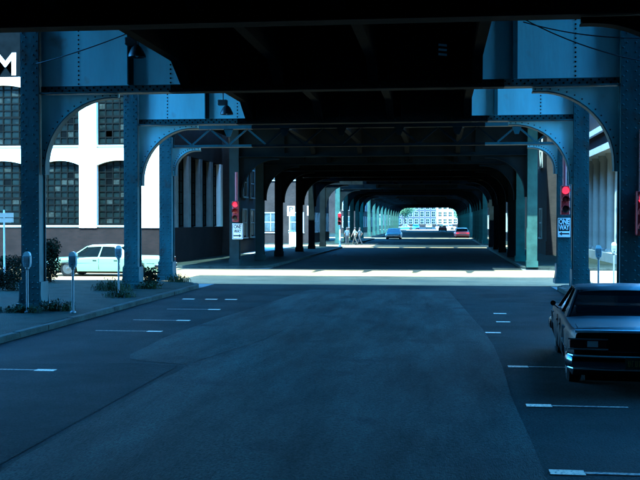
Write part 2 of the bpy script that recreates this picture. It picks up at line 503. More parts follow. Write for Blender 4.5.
stall(1.02, 3.0, 9.47, 'white stall line with block end, nearest the camera beside the dark car')
stall(1.09, 2.35, 12.88, 'white stall line with block end just behind the dark sedan')
stall(1.09, 3.6, 16.3, 'white stall line running under the dark sedan')
stall(.95, 1.25, 21.2, 'short white stall mark beyond the front of the dark sedan')
stall(1.30, 1.6, 23.5, 'small white dash, middle one of the right lane beyond the dark sedan')
stall(1.35, 1.65, 25.6, 'small white dash farthest up the right lane')
stall(-5.98, -7.6, 15.02, 'white stall line at the left edge of the picture, nearest on that side')
stall(-5.84, -7.3, 20.59, 'white stall line below the curb, second on the left side')
stall(-5.83, -7.2, 22.93, 'white stall line below the curb, third on the left side')
stall(-5.76, -7.2, 25.87, 'white stall line below the curb, fourth on the left side')
for k, x in enumerate((-6.0, -6.6, -7.3)):
    stall(x, x, 29.25, ('short white crosswalk dash, right one of three near the curb corner', 'short white crosswalk dash, middle of three near the curb corner', 'short white crosswalk dash, left one of three near the curb corner')[k], .36, .2)

# ------------------------------------------------------------------ elevated railway
XL, XR = -10.15, 4.39
ZB, ZT = 5.38, 7.2                                       # cross-girder bottom and top
RIV = []


def rivet_at(m, x, y, z, r=.026):
    b = len(m.v); h = r * .7
    for k in range(6):
        a = math.pi / 3 * k; m.v.append((x + r * math.cos(a), y, z + r * math.sin(a)))
    for k in range(6):
        a = math.pi / 3 * k; m.v.append((x + r * .5 * math.cos(a), y - h, z + r * .5 * math.sin(a)))
    for k in range(6):
        j = (k + 1) % 6; m.f.append((b + k, b + j, b + 6 + j, b + 6 + k)); m.m.append(0)
    m.f.append(tuple(b + 6 + k for k in range(6))); m.m.append(0)


def column_part(parent, x, rivets, w=.47, top=ZT, paint=None):
    c = MB(); h = w / 2
    c.box(x - h, x + h, -.22, -.185, 0, top)                                   # front flange plate
    c.box(x - h, x + h, .185, .22, 0, top)                                     # rear flange plate
    c.box(x - h + .05, x - h + .09, -.183, .183, 0, top)
    c.box(x + h - .09, x + h - .05, -.183, .183, 0, top)
    STL = paint or ('steel' if rivets else 'steel_far_shade')
    o = c.obj('column', STL, parent)
    b = MB()
    if not rivets: b.box(x - h - .04, x + h + .04, -.26, .26, 0, .3)
    else: b.box(x - h - .1, x + h + .1, -.33, .33, 0, .16)
    if rivets:
        b.prism([(x - h - .07, .165), (x + h + .07, .165), (x + h + .01, .75), (x - h - .01, .75)], 1, -.25, -.224)
        b.prism([(x - h - .07, .165), (x + h + .07, .165), (x + h + .01, .75), (x - h - .01, .75)], 1, .224, .25)
        for s in (-1, 1):
            b.prism([(-.28, .165), (.28, .165), (.23, .7), (-.23, .7)], 0, x + s * (h + .012), x + s * (h + .045))
    b.obj('base_plate', STL, o)
    if rivets:
        r = MB()
        z = .85; k = 0
        while z < top - .1:
            for s in (-1, 1):
                rivet_at(r, x + s * (.18 if k % 2 else .10), -.221, z)
            z += .11; k += 1
        for s in (-.2, -.07, .07, .2):
            for z in (.25, .4, .55, .68): rivet_at(r, x + s, -.251, z)
        ro = r.obj('rivets', 'steel', o, fix=False); ro['kind'] = 'stuff'
    return o


def bracket_part(parent, x, s, rad_, rivets, zb=ZB, leg=None):
    WEB, STL = ('steel_web', 'steel') if rivets else ('steel_deep_shade', 'steel_deep_shade')
    """curved knee plate from column face x towards the street centre (s = +1 to the right)"""
    leg = leg or rad_ * 1.0
    pts = [(x, zb - .01)]
    N = 14
    a = []
    for k in range(N + 1):
        t = math.pi / 2 * k / N
        a.append((x + s * (rad_ - rad_ * math.cos(t)) + s * .10, zb - leg + leg * math.sin(t) - .10))
    out = [(x, zb - .012), (x, a[0][1] - .15), (x + s * .10, a[0][1] - .15)] + a + [(a[-1][0] + s * .15, zb - .10), (a[-1][0] + s * .15, zb - .012)]
    m = MB(); m.prism(out, 1, -.03, .03)
    o = m.obj('knee_bracket', WEB, parent)
    fl = MB()
    arcp = [(x + s * .10, a[0][1] - .15)] + a + [(a[-1][0] + s * .15, zb - .10)]
    for i in range(len(arcp) - 1):
        p, q = arcp[i], arcp[i + 1]
        d = Vector((q[0] - p[0], q[1] - p[1])).normalized(); nn = Vector((d.y, -d.x)) * .03 * s
        c = [(p[0], p[1]), (q[0], q[1]), (q[0] + nn.x, q[1] + nn.y), (p[0] + nn.x, p[1] + nn.y)]
        fl.prism(c, 1, -.14, .14)
    fl.obj('flange', STL, o)
    if rivets:
        r = MB()
        for p in arcp[1::1]:
            rivet_at(r, p[0] - s * .07, -.031, min(p[1] + .07, zb - .05), .022)
        r.obj('rivets', 'steel', o, fix=False)['kind'] = 'stuff'
    return o


def plate_girder(parent, rivets, zb=ZB, zt=ZT, x0=XL + .236, x1=XR - .236, stiff=()):
    WEB, STL = ('steel_web', 'steel') if rivets else ('steel_deep_shade', 'steel_deep_shade')
    xa, xb = -6.1, 1.0                                   # black middle of the webs paints the shade under the tracks
    MB().box(xa, xb, -.02, .02, zb, zt).obj('web_under_tracks', 'steel_deep_shade', parent)
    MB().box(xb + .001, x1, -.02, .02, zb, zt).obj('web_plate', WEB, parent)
    g = MB(); g.box(x0, xa - .001, -.02, .02, zb, zt)
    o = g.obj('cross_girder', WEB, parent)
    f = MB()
    for u, v, m_ in ((x0, -6.6, STL), (-6.598, 1.5, 'steel_deep_shade'), (1.502, x1, STL)):
        f = MB()
        f.box(u, v, -.2, .2, zb - .0, zb + .035)
        f.box(u, v, -.045, -.021, zb + .037, zb + .2)
        f.box(u, v, .021, .045, zb + .037, zb + .2)
        f.obj('flange', m_, o)
    for i, xs in enumerate(stiff):
        STL2 = 'steel_deep_shade' if -6.2 < xs < 1.1 else STL
        s = MB(); s.box(xs - .06, xs + .06, -.040, -.0205, zb + .205, zt); s.box(xs - .06, xs - .035, -.16, -.0405, zb + .205, zt)
        s.obj('stiffener', STL2, o)
    if rivets:
        r = MB(); x = x0 + .1; k = 0
        while x < x1:
            rivet_at(r, x, -.046, zb + (.085 if k % 2 else .155)); x += .09; k += 1
        for xs in rivets:
            z = zb + .25
            while z < zt: rivet_at(r, xs, -.021, z, .024); z += .11
        r.obj('rivets', 'steel_dark', o, fix=False)['kind'] = 'stuff'
    return o


def lattice_girder(parent):
    zb, zt = 4.95, 7.0
    for u, v, m_ in ((XL + .27, -6.9, 'steel'), (-6.898, 1.6, 'steel_deep_shade'), (1.602, XR - .27, 'steel')):
        MB().box(u, v, -.15, .15, zb, zb + .09).obj('bottom_chord', m_, parent)
        MB().box(u, v, -.15, .15, 5.62, 5.75).obj('middle_chord', m_, parent)
    MB().box(XL + .27, XR - .27, -.02, .02, 5.755, zt).obj('cross_girder', 'steel_deep_shade', parent)
    n = 20; w = (XR - XL - .54) / n
    for k in range(n):
        x = XL + .27 + k * w
        m = MB(); z0, z1 = zb + .092, 5.617
        a, b = ((x + .03, z0), (x + w - .03, z1)) if k % 2 else ((x + .03, z1), (x + w - .03, z0))
        d = Vector((b[0] - a[0], b[1] - a[1])).normalized(); nn = Vector((-d.y, d.x)) * .045
        m.prism([(a[0] - nn.x, max(z0, min(z1, a[1] - nn.y))), (b[0] - nn.x, max(z0, min(z1, b[1] - nn.y))), (b[0] + nn.x, max(z0, min(z1, b[1] + nn.y))), (a[0] + nn.x, max(z0, min(z1, a[1] + nn.y)))], 1, -.07, -.03)
        m.obj('lattice_bar', 'steel' if x < -7 or x > 1.4 else 'steel_deep_shade', parent)
        if k % 3 == 0:
            MB().prism([(x - .18, z1), (x + .18, z1), (x + .07, z1 - .28), (x - .07, z1 - .28)], 1, -.10, -.075).obj('gusset_plate', 'steel' if x < -7 or x > 1.4 else 'steel_deep_shade', parent)


def make_bent(label, Y, rivets=True, lattice=False, col_paint=None):
    t = thing('elevated_railway_bent', label, 'bridge bent', (0, Y, KH), 0, 'steel bents carrying the elevated railway')
    # heights are measured from the road; the bent stands on the pavement
    for x in (XL, XR): column_part(t, x, rivets, paint=col_paint if col_paint or rivets or x > 0 or Y > 90 else 'steel_half_shade')  # bents in shade get darkened copies of the column steel
    if lattice:
        lattice_girder(t)
        bracket_part(t, XL + .236, 1, .8, rivets, 4.95); bracket_part(t, XR - .236, -1, .8, rivets, 4.95)
    else:
        plate_girder(t, (-8.95, -6.6, -5.2, -3.9, -2.6, -.2, .6, 3.15) if rivets else None, stiff=(-7.6, -5.9, -3.2, -1.2, 1.75) if rivets else (-7.6, 1.75))
        bracket_part(t, XL + .236, 1, 1.75, rivets); bracket_part(t, XR - .236, -1, 1.75, rivets)
    return t


b1 = make_bent('riveted blue-grey steel bent with curved brackets, standing nearest the camera in full view', 24.12)
b2 = dup(b1, (0, 32.3, KH), label='riveted steel bent second from the camera, beside the far parking meter')
b3 = make_bent('steel bent with open lattice below its girder, at the near corner of the crossing', 36.5, True, True)
b4 = make_bent('steel bent at the far side of the sunlit crossing, its right column half lit', 49.0, False)
dup(b4, (0, 15.9, KH), label='dark overhead bent at the top of the picture, only its lower edge showing')
FAR = [56, 62.7, 72, 79, 86.6, 99.5, 108, 115.5, 123, 130, 144, 155, 165, 176, 187, 198, 209, 220, 231, 242]
NAMES = ['sixth', 'seventh', 'eighth', 'ninth', 'tenth', 'eleventh', 'twelfth', 'thirteenth', 'fourteenth', 'fifteenth', 'sixteenth', 'seventeenth', 'eighteenth', 'nineteenth',
         'sixth from last', 'fifth from last', 'fourth from last', 'third from last', 'second from last', 'last']
b6 = None
for i, y in enumerate(FAR):
    if i == 1:
        b6 = make_bent('%s steel bent counted from the camera, in the dark tunnel past the crossing' % NAMES[i], y, False, False, 'steel_deep_shade'); continue
    if i == 5:
        b4 = make_bent('eleventh steel bent counted from the camera, beyond the second crossing', y, False); continue
    dup(b6 if 1 < i < 5 else b4, (0, y, KH), label=('%s steel bent counted from the camera, in the dark tunnel past the crossing' if i < 5 else '%s steel bent counted from the camera, beyond the second crossing' if i < 14 else
                               '%s steel bent of the tunnel, near its bright end') % NAMES[i])
# deck: slab, sleepers and haunched track stringers, with gaps added to let sun stripes onto the road
DX0, DX1 = -10.35, 4.65


def deck(label, y0, y1, bents, cut=None, over=0, cutl=None):
    DX0, DX1 = -10.35 - over * 1.5, 4.65 + over  # over widens the deck and drops its edge beams to block sky light
    t = thing('elevated_track_deck', label, 'bridge deck', (0, y0, 0), 0, 'sections of the elevated track deck')
    n = y1 - y0
    s = MB()
    if cut:                                        # right side of the slab starts a little further on
        xc, d = cut
        s.prism([(DX0, 0), (xc, 0), (xc, d), (DX1, d), (DX1, n), (DX0, n)], 2, 9.02, 9.3)
    elif cutl:
        xc, d = cutl
        s.prism([(DX0, d), (xc, d), (xc, 0), (DX1, 0), (DX1, n), (DX0, n)], 2, 9.02, 9.3)
    else:
        s.box(DX0, DX1, 0, n, 9.02, 9.3)
    s.obj('deck_slab', 'timber', t)
    k = MB(); y = .35 if not cut else cut[1] + .3
    while y < n - .3:
        k.box((cutl[0] + .1 if cutl and y < cutl[1] + .2 else DX0 + .1), DX1 - .1, y - .11, y + .11, 8.8, 9.016); y += .55
    k.obj('sleepers', 'timber', t)['kind'] = 'stuff'
    for x in (DX0 + .3, DX1 - .3):
        e0 = cut[1] if cut and x > 0 else cutl[1] if cutl and x < 0 else 0
        MB().box(x - .1, x + .1, e0, n, 8.6 - over * .5, 8.797).obj('edge_beam', 'steel_dark', t)
    ys = [y0] + [b for b in bents if y0 < b < y1] + [y1]
    for i in range(len(ys) - 1):
        a, b = ys[i] - y0 + .06, ys[i + 1] - y0 - .06
        if b - a < 1: continue
        h = min(1.0, (b - a) * .3)
        near = ys[i] in bents; far = ys[i + 1] in bents
        zlo = 5.62
        prof = [(a, 8.79), (a, zlo if near else 6.12)] + ([(a + h, 6.12)] if near else []) + ([(b - h, 6.12)] if far else []) + [(b, zlo if far else 6.12), (b, 8.79)]
        me = MB().prism(prof, 0, -.11, .11).mesh('stringer', 'steel_dark')
        for x in (-6.2, -3.9, -1.6, .85): linked('stringer', me, t, (x, 0, 0))
    return t


allb = [15.9, 24.12, 32.3, 36.5, 49] + FAR
deck('dark timber track deck overhead, the section above the camera and parked car', -60, 15.9, [-8, 0, 8] + allb, over=1.2)
deck('dark timber track deck section above the first two lit girders', 15.9, 35.9, allb, over=.45)
deck('dark track deck section starting past the sunlit crossing', 40.9, 74, allb, cut=(1.9, 3.4), over=2.0)
deck('narrow dark track deck section above the parking signs', 74, 81.6, allb)
deck('dark track deck section over the second block, beyond the parking signs', 83.0, 128.2, allb, over=.4, cutl=(-6.9, 14.0))
deck('farthest dark track deck section at the bright end of the tunnel', 131.8, 246, allb)

# two unlit hooded lamps on the haunches, cables, slats painting light through the sleepers
def hood_lamp(label, x, y, z):
    t = thing('hooded_lamp', label, 'lamp', (x, y, z), 0, 'unlit lamps hung under the track')
    MB().tube([(0, 0, .55), (0, -.02, .3), (-.02, -.03, .2)], .025).obj('bracket', 'black_enamel', t)
    MB().box(-.16, .14, -.12, .1, .12, .3).obj('ballast_box', 'black_enamel', t, bevel=.02)
    m = MB(); m.lathe([(.05, .12), (.12, .06), (.21, -.12), (.215, -.17), (.19, -.17), (.1, .02)], 14, (.12, -.02, 0)); m.obj('hood', 'black_enamel', t, smooth=True)
    m = MB(); m.lathe([(.02, 0), (.06, -.06), (.055, -.13), (.015, -.17)], 10, (.12, -.02, 0)); m.obj('bulb', 'head_lens', t, smooth=True)


hood_lamp('black hooded lamp hanging under the nearest full girder at upper left', -7.35, 23.4, 6.45)
hood_lamp('black hooded lamp hanging under the second girder, farther and smaller', -6.95, 31.7, 5.95)


def sag(a, b, s, n=14):
    a, b = Vector(a), Vector(b)
    return [a.lerp(b, k / n) - Vector((0, 0, s * 4 * (k / n) * (1 - k / n))) for k in range(n + 1)]


for lab, a, b, s in (('thin black cable sloping across the upper left girder', (-9.85, 23.6, 6.2), (-7.3, 23.5, 6.95), .05),
                     ('upper thin black cable across the upper right girder', (1.9, 23.6, 6.95), (4.6, 22.6, 6.35), .12),
                     ('lower thin black cable sagging across the upper right girder', (1.9, 23.5, 7.0), (4.7, 22.4, 5.75), .15)):
    tag(MB().tube(sag(a, b, s), .014, 5).obj('cable', 'cable'), lab, 'cable', 'cables strung under the elevated track')
t = thing('light_slit_slats', 'three small white slats standing in for light through the sleepers, at the first girder', 'light slits', (.05, 23.86, 6.2))
MB().box(-.02, .02, -.02, .1, 0, .36).obj('bracket', 'steel_dark', t)
me = MB().box(-.1, .1, -.045, -.022, 0, .05).mesh('slat', 'white_enamel')  # white slats stand in for daylight showing between the sleepers
for k in range(3): linked('slat', me, t, (0, 0, .05 + .11 * k), (0, .12, 0))

# ------------------------------------------------------------------ buildings
def arch_wall_top(x0, x1, zs, zt, n=8):
    """points of a segmental arch springing at zs, crown zt"""
    return [(x0 + (x1 - x0) * k / n, zs + (zt - zs) * math.sin(math.pi * k / n) ** .8) for k in range(n + 1)]


WR = random.Random(21)


def sash_window(parent, x0, x1, z0, zs, zt, y, cols, rows, depth=.28, pane='pane', arched=True):
    """a steel sash with muntins set back into the opening, facing -y at plane y"""
    top = arch_wall_top(x0, x1, zs, zt) if arched else [(x0, zt), (x1, zt)]
    p = MB(); p.prism([(x0, z0), (x1, z0)] + list(reversed(top)), 1, y + depth, y + depth + .03)
    w = p.obj('window', pane, parent)
    f = MB()
    for k in range(cols + 1):
        x = x0 + (x1 - x0) * k / cols; hw = .05 if k in (0, cols) else .028
        zz = (zs + (zt - zs) * math.sin(math.pi * max(.001, min(.999, k / cols))) ** .8) if arched else zt
        f.box(x - hw, x + hw, y + depth - .05, y + depth - .002, z0, zz)
    for k in range(rows + 1):
        z = z0 + (zs - z0) * k / rows; hw = .055 if k in (0, rows // 2) else .028
        f.box(x0, x1, y + depth - .045, y + depth - .004, z - hw, z + hw)
    f.obj('frame', 'window_frame', w)
    for _ in range(9):                              # replaced, dusty and missing panes
        ci, ri = WR.randrange(cols), WR.randrange(rows)
        cw, rh = (x1 - x0) / cols, (zs - z0) / rows
        MB().box(x0 + ci * cw + .03, x0 + (ci + 1) * cw - .03, y + depth - .012, y + depth - .002, z0 + ri * rh + .03, z0 + (ri + 1) * rh - .03).obj('pane', WR.choice(['pane_dusty', 'pane_dusty', 'pane_black']), w)
    MB().box(x0 - .05, x1 + .05, y - .06, y + depth, z0 - .14, z0 - .06).obj('sill', 'stone_pale', w)
    return w


def spandrel(x0, x1, zs, zt, ztop, m, y0, y1):
    """wall piece above an arched opening"""
    a = arch_wall_top(x0, x1, zs, zt)
    m.prism([(x0, ztop)] + a + [(x1, ztop)], 1, y0, y1)


# --- white-trimmed warehouse on the far left corner: front at y = 50, street side at x = -14.2
def warehouse():
    F = 50.0; XC = -14.2
    t = thing('corner_warehouse', 'brick corner warehouse with white pilasters and bands and a big letter sign', 'building', (XC, F, KH))
    # local coordinates: x to the right from the corner (negative = left), y into depth
    H = 13.8; D = 14.3; W = 21
    m = MB(); m.box(-W, -.5, .36, D - .3, 0, H - .3); m.obj('core_wall', 'brick_brown', t)
    b = MB(); b.box(-W, 0, .02, .34, 0, 1.86); b.box(-.34, -.0, .345, D, 0, 1.86); b.obj('brick_base', 'brick_red', t)
    pil = [(-1.12, 0), (-4.35, -3.42), (-7.25, -6.55), (-10.85, -9.9), (-14.1, -13.15), (-17.35, -16.4)]
    for a, c in pil:
        MB().box(a, c, -.06, .34, 1.865, 12.2).obj('pilaster', 'white_paint', t)
    bands = [(5.36, 6.08), (9.32, 9.72)]
    for i in range(len(pil) - 1):
        x1 = pil[i][0]; x0 = pil[i + 1][1]
        for z0, z1 in bands:
            q = MB()
            if z0 < 6:
                spandrel(x0, x1, z0 - .25, z0 - .0, z1, q, .0, .33)
            else:
                spandrel(x0, x1, z0 - .22, z0, z1, q, .0, .33)
            q.obj('band', 'white_paint', t)
        MB().box(x0, x1, .03, .33, 1.865, 2.0).obj('sill_course', 'stone_pale', t)
        sash_window(t, x0 + .02, x1 - .02, 2.06, 5.10, 5.34, .0, 6, 9)
        sash_window(t, x0 + .02, x1 - .02, 6.20, 9.08, 9.30, .0, 6, 8)
        MB().box(x0, x1, .0, .34, 9.72, 12.1).obj('sign_board', 'sign_ground', t)
    MB().box(-W, .0, -.05, .35, 12.21, 13.4).obj('parapet', 'brick_brown', t)
    MB().box(-W, .15, -.2, .4, 13.41, 13.8).obj('cornice', 'stone_pale', t)
    lettering('M', 1.62, 'sign_letter', 'white_paint', t, (-8.32, -.02, 10.33), extrude=.02, width=1.15, bold=.03)
    s = MB(); s.lathe([(.05, 0), (.18, -.06), (.2, -.22), (.12, -.36)], 12, (-6.9, -.45, 11.55)); s.obj('sign_lamp', 'stone_pale', t, smooth=True)
    MB().tube([(-6.9, 0, 11.9), (-6.9, -.35, 11.95), (-6.9, -.45, 11.55)], .03).obj('lamp_arm', 'pole_grey', t)
    # street side: facing +x
    e = MB(); e.box(-.34, .0, .345, D, 5.9, 13.4); e.obj('upper_wall', 'brick_brown', t)
    n = 5; step = D / n
    for k in range(n):
        y0 = .36 + k * (D - .36) / n; y1 = .36 + (k + 1) * (D - .36) / n
        MB().box(-.34, .06, y1 - .6, y1, 1.865, 5.89).obj('pilaster', 'white_paint' if k > 3 else 'side_shade_white', t)  # shade painted into all but the end pilaster
        if k == 0: MB().box(-.34, .06, y0, y0 + .35, 1.865, 5.89).obj('pilaster', 'side_shade_white', t)
        a0 = y0 + (.35 if k == 0 else 0); a1 = y1 - .6
        p = MB(); p.box(-.32, -.28, a0, a1, 1.9, 5.85); w = p.obj('window', 'pane', t)
        f = MB()
        for j in range(4):
            yy = a0 + (a1 - a0) * j / 3; f.box(-.275, -.23, yy - .04, yy + .04, 1.9, 5.85)
        for j in range(7):
            zz = 1.95 + j * .63; f.box(-.27, -.24, a0, a1, zz - .03, zz + .03)
        f.obj('frame', 'window_frame', w)
    MB().box(-W, -.3, .4, D - .4, H - .29, H - .2).obj('roof', 'roofing', t)
    return t


warehouse()


def plain_building(name, label, x0, x1, y0, y1, h, wall, trim, face, nb, storeys, z_first=1.2, win=(1.3, 1.8), pane='pane_shade', cat='building', extra_faces=(), base='brick_brown'):
    """masonry block with set-in windows; face '-y', '+x' or '-x'"""
    t = thing(name, label, cat, ((x0 + x1) / 2, y0, KH))
    lx, ly = (x1 - x0) / 2, y1 - y0
    MB().box(-lx, lx, 0, ly, 0, h).obj('wall', wall, t)
    MB().box(-lx - .25, lx + .25, -.25, ly + .25, h + .002, h + .5).obj('cornice', trim, t)
    MB().box(-lx - .06, lx + .06, -.06, ly + .06, 0, .9).obj('plinth', base, t)
    for fc in (face,) + tuple(extra_faces):
        span = ly if fc[1] == 'x' else 2 * lx
        n = nb if fc == face else max(2, int(nb * span / (ly if face[1] == 'x' else 2 * lx)))
        st = span / n; sh = (h - z_first - .3) / storeys
        fm = MB(); ww = min(win[0], st * .7); wh = min(win[1], sh * .7)
        # frame ring + muntin, sharing one mesh
        fm.box(-ww / 2 - .1, -ww / 2, -.08, .06, -.1, wh + .1); fm.box(ww / 2, ww / 2 + .1, -.08, .06, -.1, wh + .1)
        fm.box(-ww / 2, ww / 2, -.08, .06, wh, wh + .1); fm.box(-ww / 2 - .15, ww / 2 + .15, -.14, .06, -.2, -.102)
        fm.box(-ww / 2, ww / 2, -.05, -.02, wh / 2 - .04, wh / 2 + .04); fm.box(-.025, .025, -.05, -.022, 0, wh)
        fme = fm.mesh('frame', trim)
        pme = MB().box(-ww / 2, ww / 2, -.015, .02, 0, wh).mesh('window', pane)
        for s in range(storeys):
            for k in range(n):
                u = (k + .5) * st; z = z_first + s * sh
                loc, rz = {'-y': ((-lx + u, 0, z), 0), '+x': ((lx, u, z), rad(90)), '-x': ((-lx, u, z), rad(-90))}[fc]
                w = linked('window', pme, t, loc, (0, 0, rz))
                linked('frame', fme, w)
    return t


# unseen blocks added beside and behind the camera to shade the near street
plain_building('brick_building', 'unseen tall brown brick block added to shade the near left side', -40, -11.05, -64, 12.0, 35.5, 'brick_brown', 'stone_pale', '+x', 14, 6)
plain_building('brick_building', 'unseen brown brick block added to shade the near right side', 5.9, 34, -64, 12.0, 35, 'brick_brown', 'stone_pale', '-x', 14, 5)


plain_building('brick_building', 'unseen brick block added behind the camera to block light', -44, 38, -90, -66, 26, 'brick_brown', 'stone_pale', '-x', 4, 4)
# right corner building: pale bands and round-shafted pilasters along the street
def colonnade():
    t = thing('bank_building', 'pale building with tall round columns behind the right parking meters', 'building', (9.2, 52, KH))
    H = 12.5
    MB().box(1.3, 16, .36, 14, 0, H).obj('core_wall', 'brick_brown', t)
    MB().box(-.2, 16, .0, .345, 0, H).obj('front_wall', 'white_paint', t)
    for z in (2.6, 4.0, 5.4, 7.0, 8.6, 10.2):
        MB().box(-.26, 16.05, -.08, -.002, z, z + .14).obj('band', 'stone_pale', t)
    for z0, z1, x0, m_ in ((5.95, 6.3, -.6, 'white_paint'), (6.302, 7.05, -.45, 'brick_brown'), (7.052, 7.35, -.65, 'white_paint'), (7.352, H, -.3, 'brick_brown'), (H + .002, H + .5, -.5, 'stone_pale')):
        MB().box(x0, 1.298, .36, 14, z0, z1).obj('cornice', m_, t)
    MB().box(-.25, 1.298, .35, 14, 0, .5).obj('plinth', 'stone_pale', t)
    col = MB().lathe([(.34, .505), (.34, .62), (.27, .7), (.26, 3.5), (.225, 5.6), (.3, 5.7), (.34, 5.94)], 18).mesh('column', 'stone_pale', smooth=True)
    for k in range(5): linked('column', col, t, (.15, 2.0 + k * 2.5, 0))
    for k in range(4):
        y = 2.1 + k * 2.45 + .6
        w = MB().box(1.25, 1.299, y, y + 1.25, 1.0, 5.2).obj('window', 'pane_shade', t)
        f = MB()
        for zz in (1.0, 2.4, 3.8, 5.16): f.box(1.22, 1.248, y, y + 1.25, zz, zz + .06)
        f.box(1.222, 1.247, y + .6, y + .65, 1.0, 5.2)
        f.obj('frame', 'window_frame', w)


colonnade()
plain_building('brick_building', 'dark brick block along the right of the tunnel after the round columns', 6.9, 26, 66.5, 87.5, 16, 'brick_brown', 'stone_pale', '-x', 3, 3)
plain_building('brick_building', 'dark brick block right of the tunnel beyond the second crossing', 7.4, 26, 98.5, 130, 14, 'brick_brown', 'stone_pale', '-x', 9, 3)
plain_building('brick_building', 'long brick block right of the tunnel near its bright end', 7.4, 26, 144, 250, 14, 'brick_red', 'stone_pale', '-x', 26, 3)
plain_building('brick_building', 'dark low brick block behind the left columns and parking signs', -34, -13.0, 99.5, 117, 12, 'brick_brown', 'stone_pale', '+x', 7, 2, extra_faces=('-y',))
plain_building('brick_building', 'brick block left of the tunnel near its bright end', -34, -15.0, 186, 250, 11, 'brick_brown', 'stone_pale', '+x', 14, 3, extra_faces=('-y',))
plain_building('brick_building', 'dark brick block behind the first left columns past the warehouse', -34, -13.6, 64.6, 76, 10, 'brick_brown', 'stone_pale', '+x', 4, 3, extra_faces=())
# beyond the end of the tunnel
plain_building('pale_building', 'pale buff block closing the view at the bright end of the tunnel', -17, -1.5, 395, 415, 13, 'brick_buff', 'stone_pale', '-y', 7, 4, pane='pane')
plain_building('pale_building', 'blue-grey shopfront block beside the buff one at the bright end', -1.0, 9, 400, 420, 10, 'stone_pale', 'white_paint', '-y', 5, 3, pane='pane')
plain_building('pale_building', 'white painted house at the right of the bright tunnel end', 9.5, 24, 330, 350, 9, 'white_paint', 'stone_pale', '-y', 4, 3, pane='pane', extra_faces=('-x',))
plain_building('pale_building', 'buff house at the left of the bright tunnel end', -42, -13.2, 300, 330, 10, 'brick_buff', 'stone_pale', '-y', 8, 3, pane='pane', extra_faces=('+x',))


# ------------------------------------------------------------------ vehicles
def wheel_mesh(r=.34, w=.2):
    m = MB(); m.lathe([(r * .62, -w / 2), (r * .9, -w / 2), (r, -w / 2 + .03), (r, w / 2 - .03), (r * .9, w / 2), (r * .62, w / 2)], 24, (0, 0, 0), 0)
    ty = m.mesh('tyre', 'rubber', smooth=True)
    m = MB(); m.lathe([(.02, w / 2 + .012), (r * .2, w / 2 + .012), (r * .3, w / 2 - .01), (r * .58, w / 2 - .02), (r * .66, w / 2 + .004)][::-1] , 24, (0, 0, 0), 0)
    m.lathe([(r * .6, -w / 2), (r * .6, w / 2 - .03)], 24, (0, 0, 0), 0)
    ri = m.mesh('hubcap', 'hub_grey', smooth=True)
    return ty, ri


TYRE, HUB = wheel_mesh()


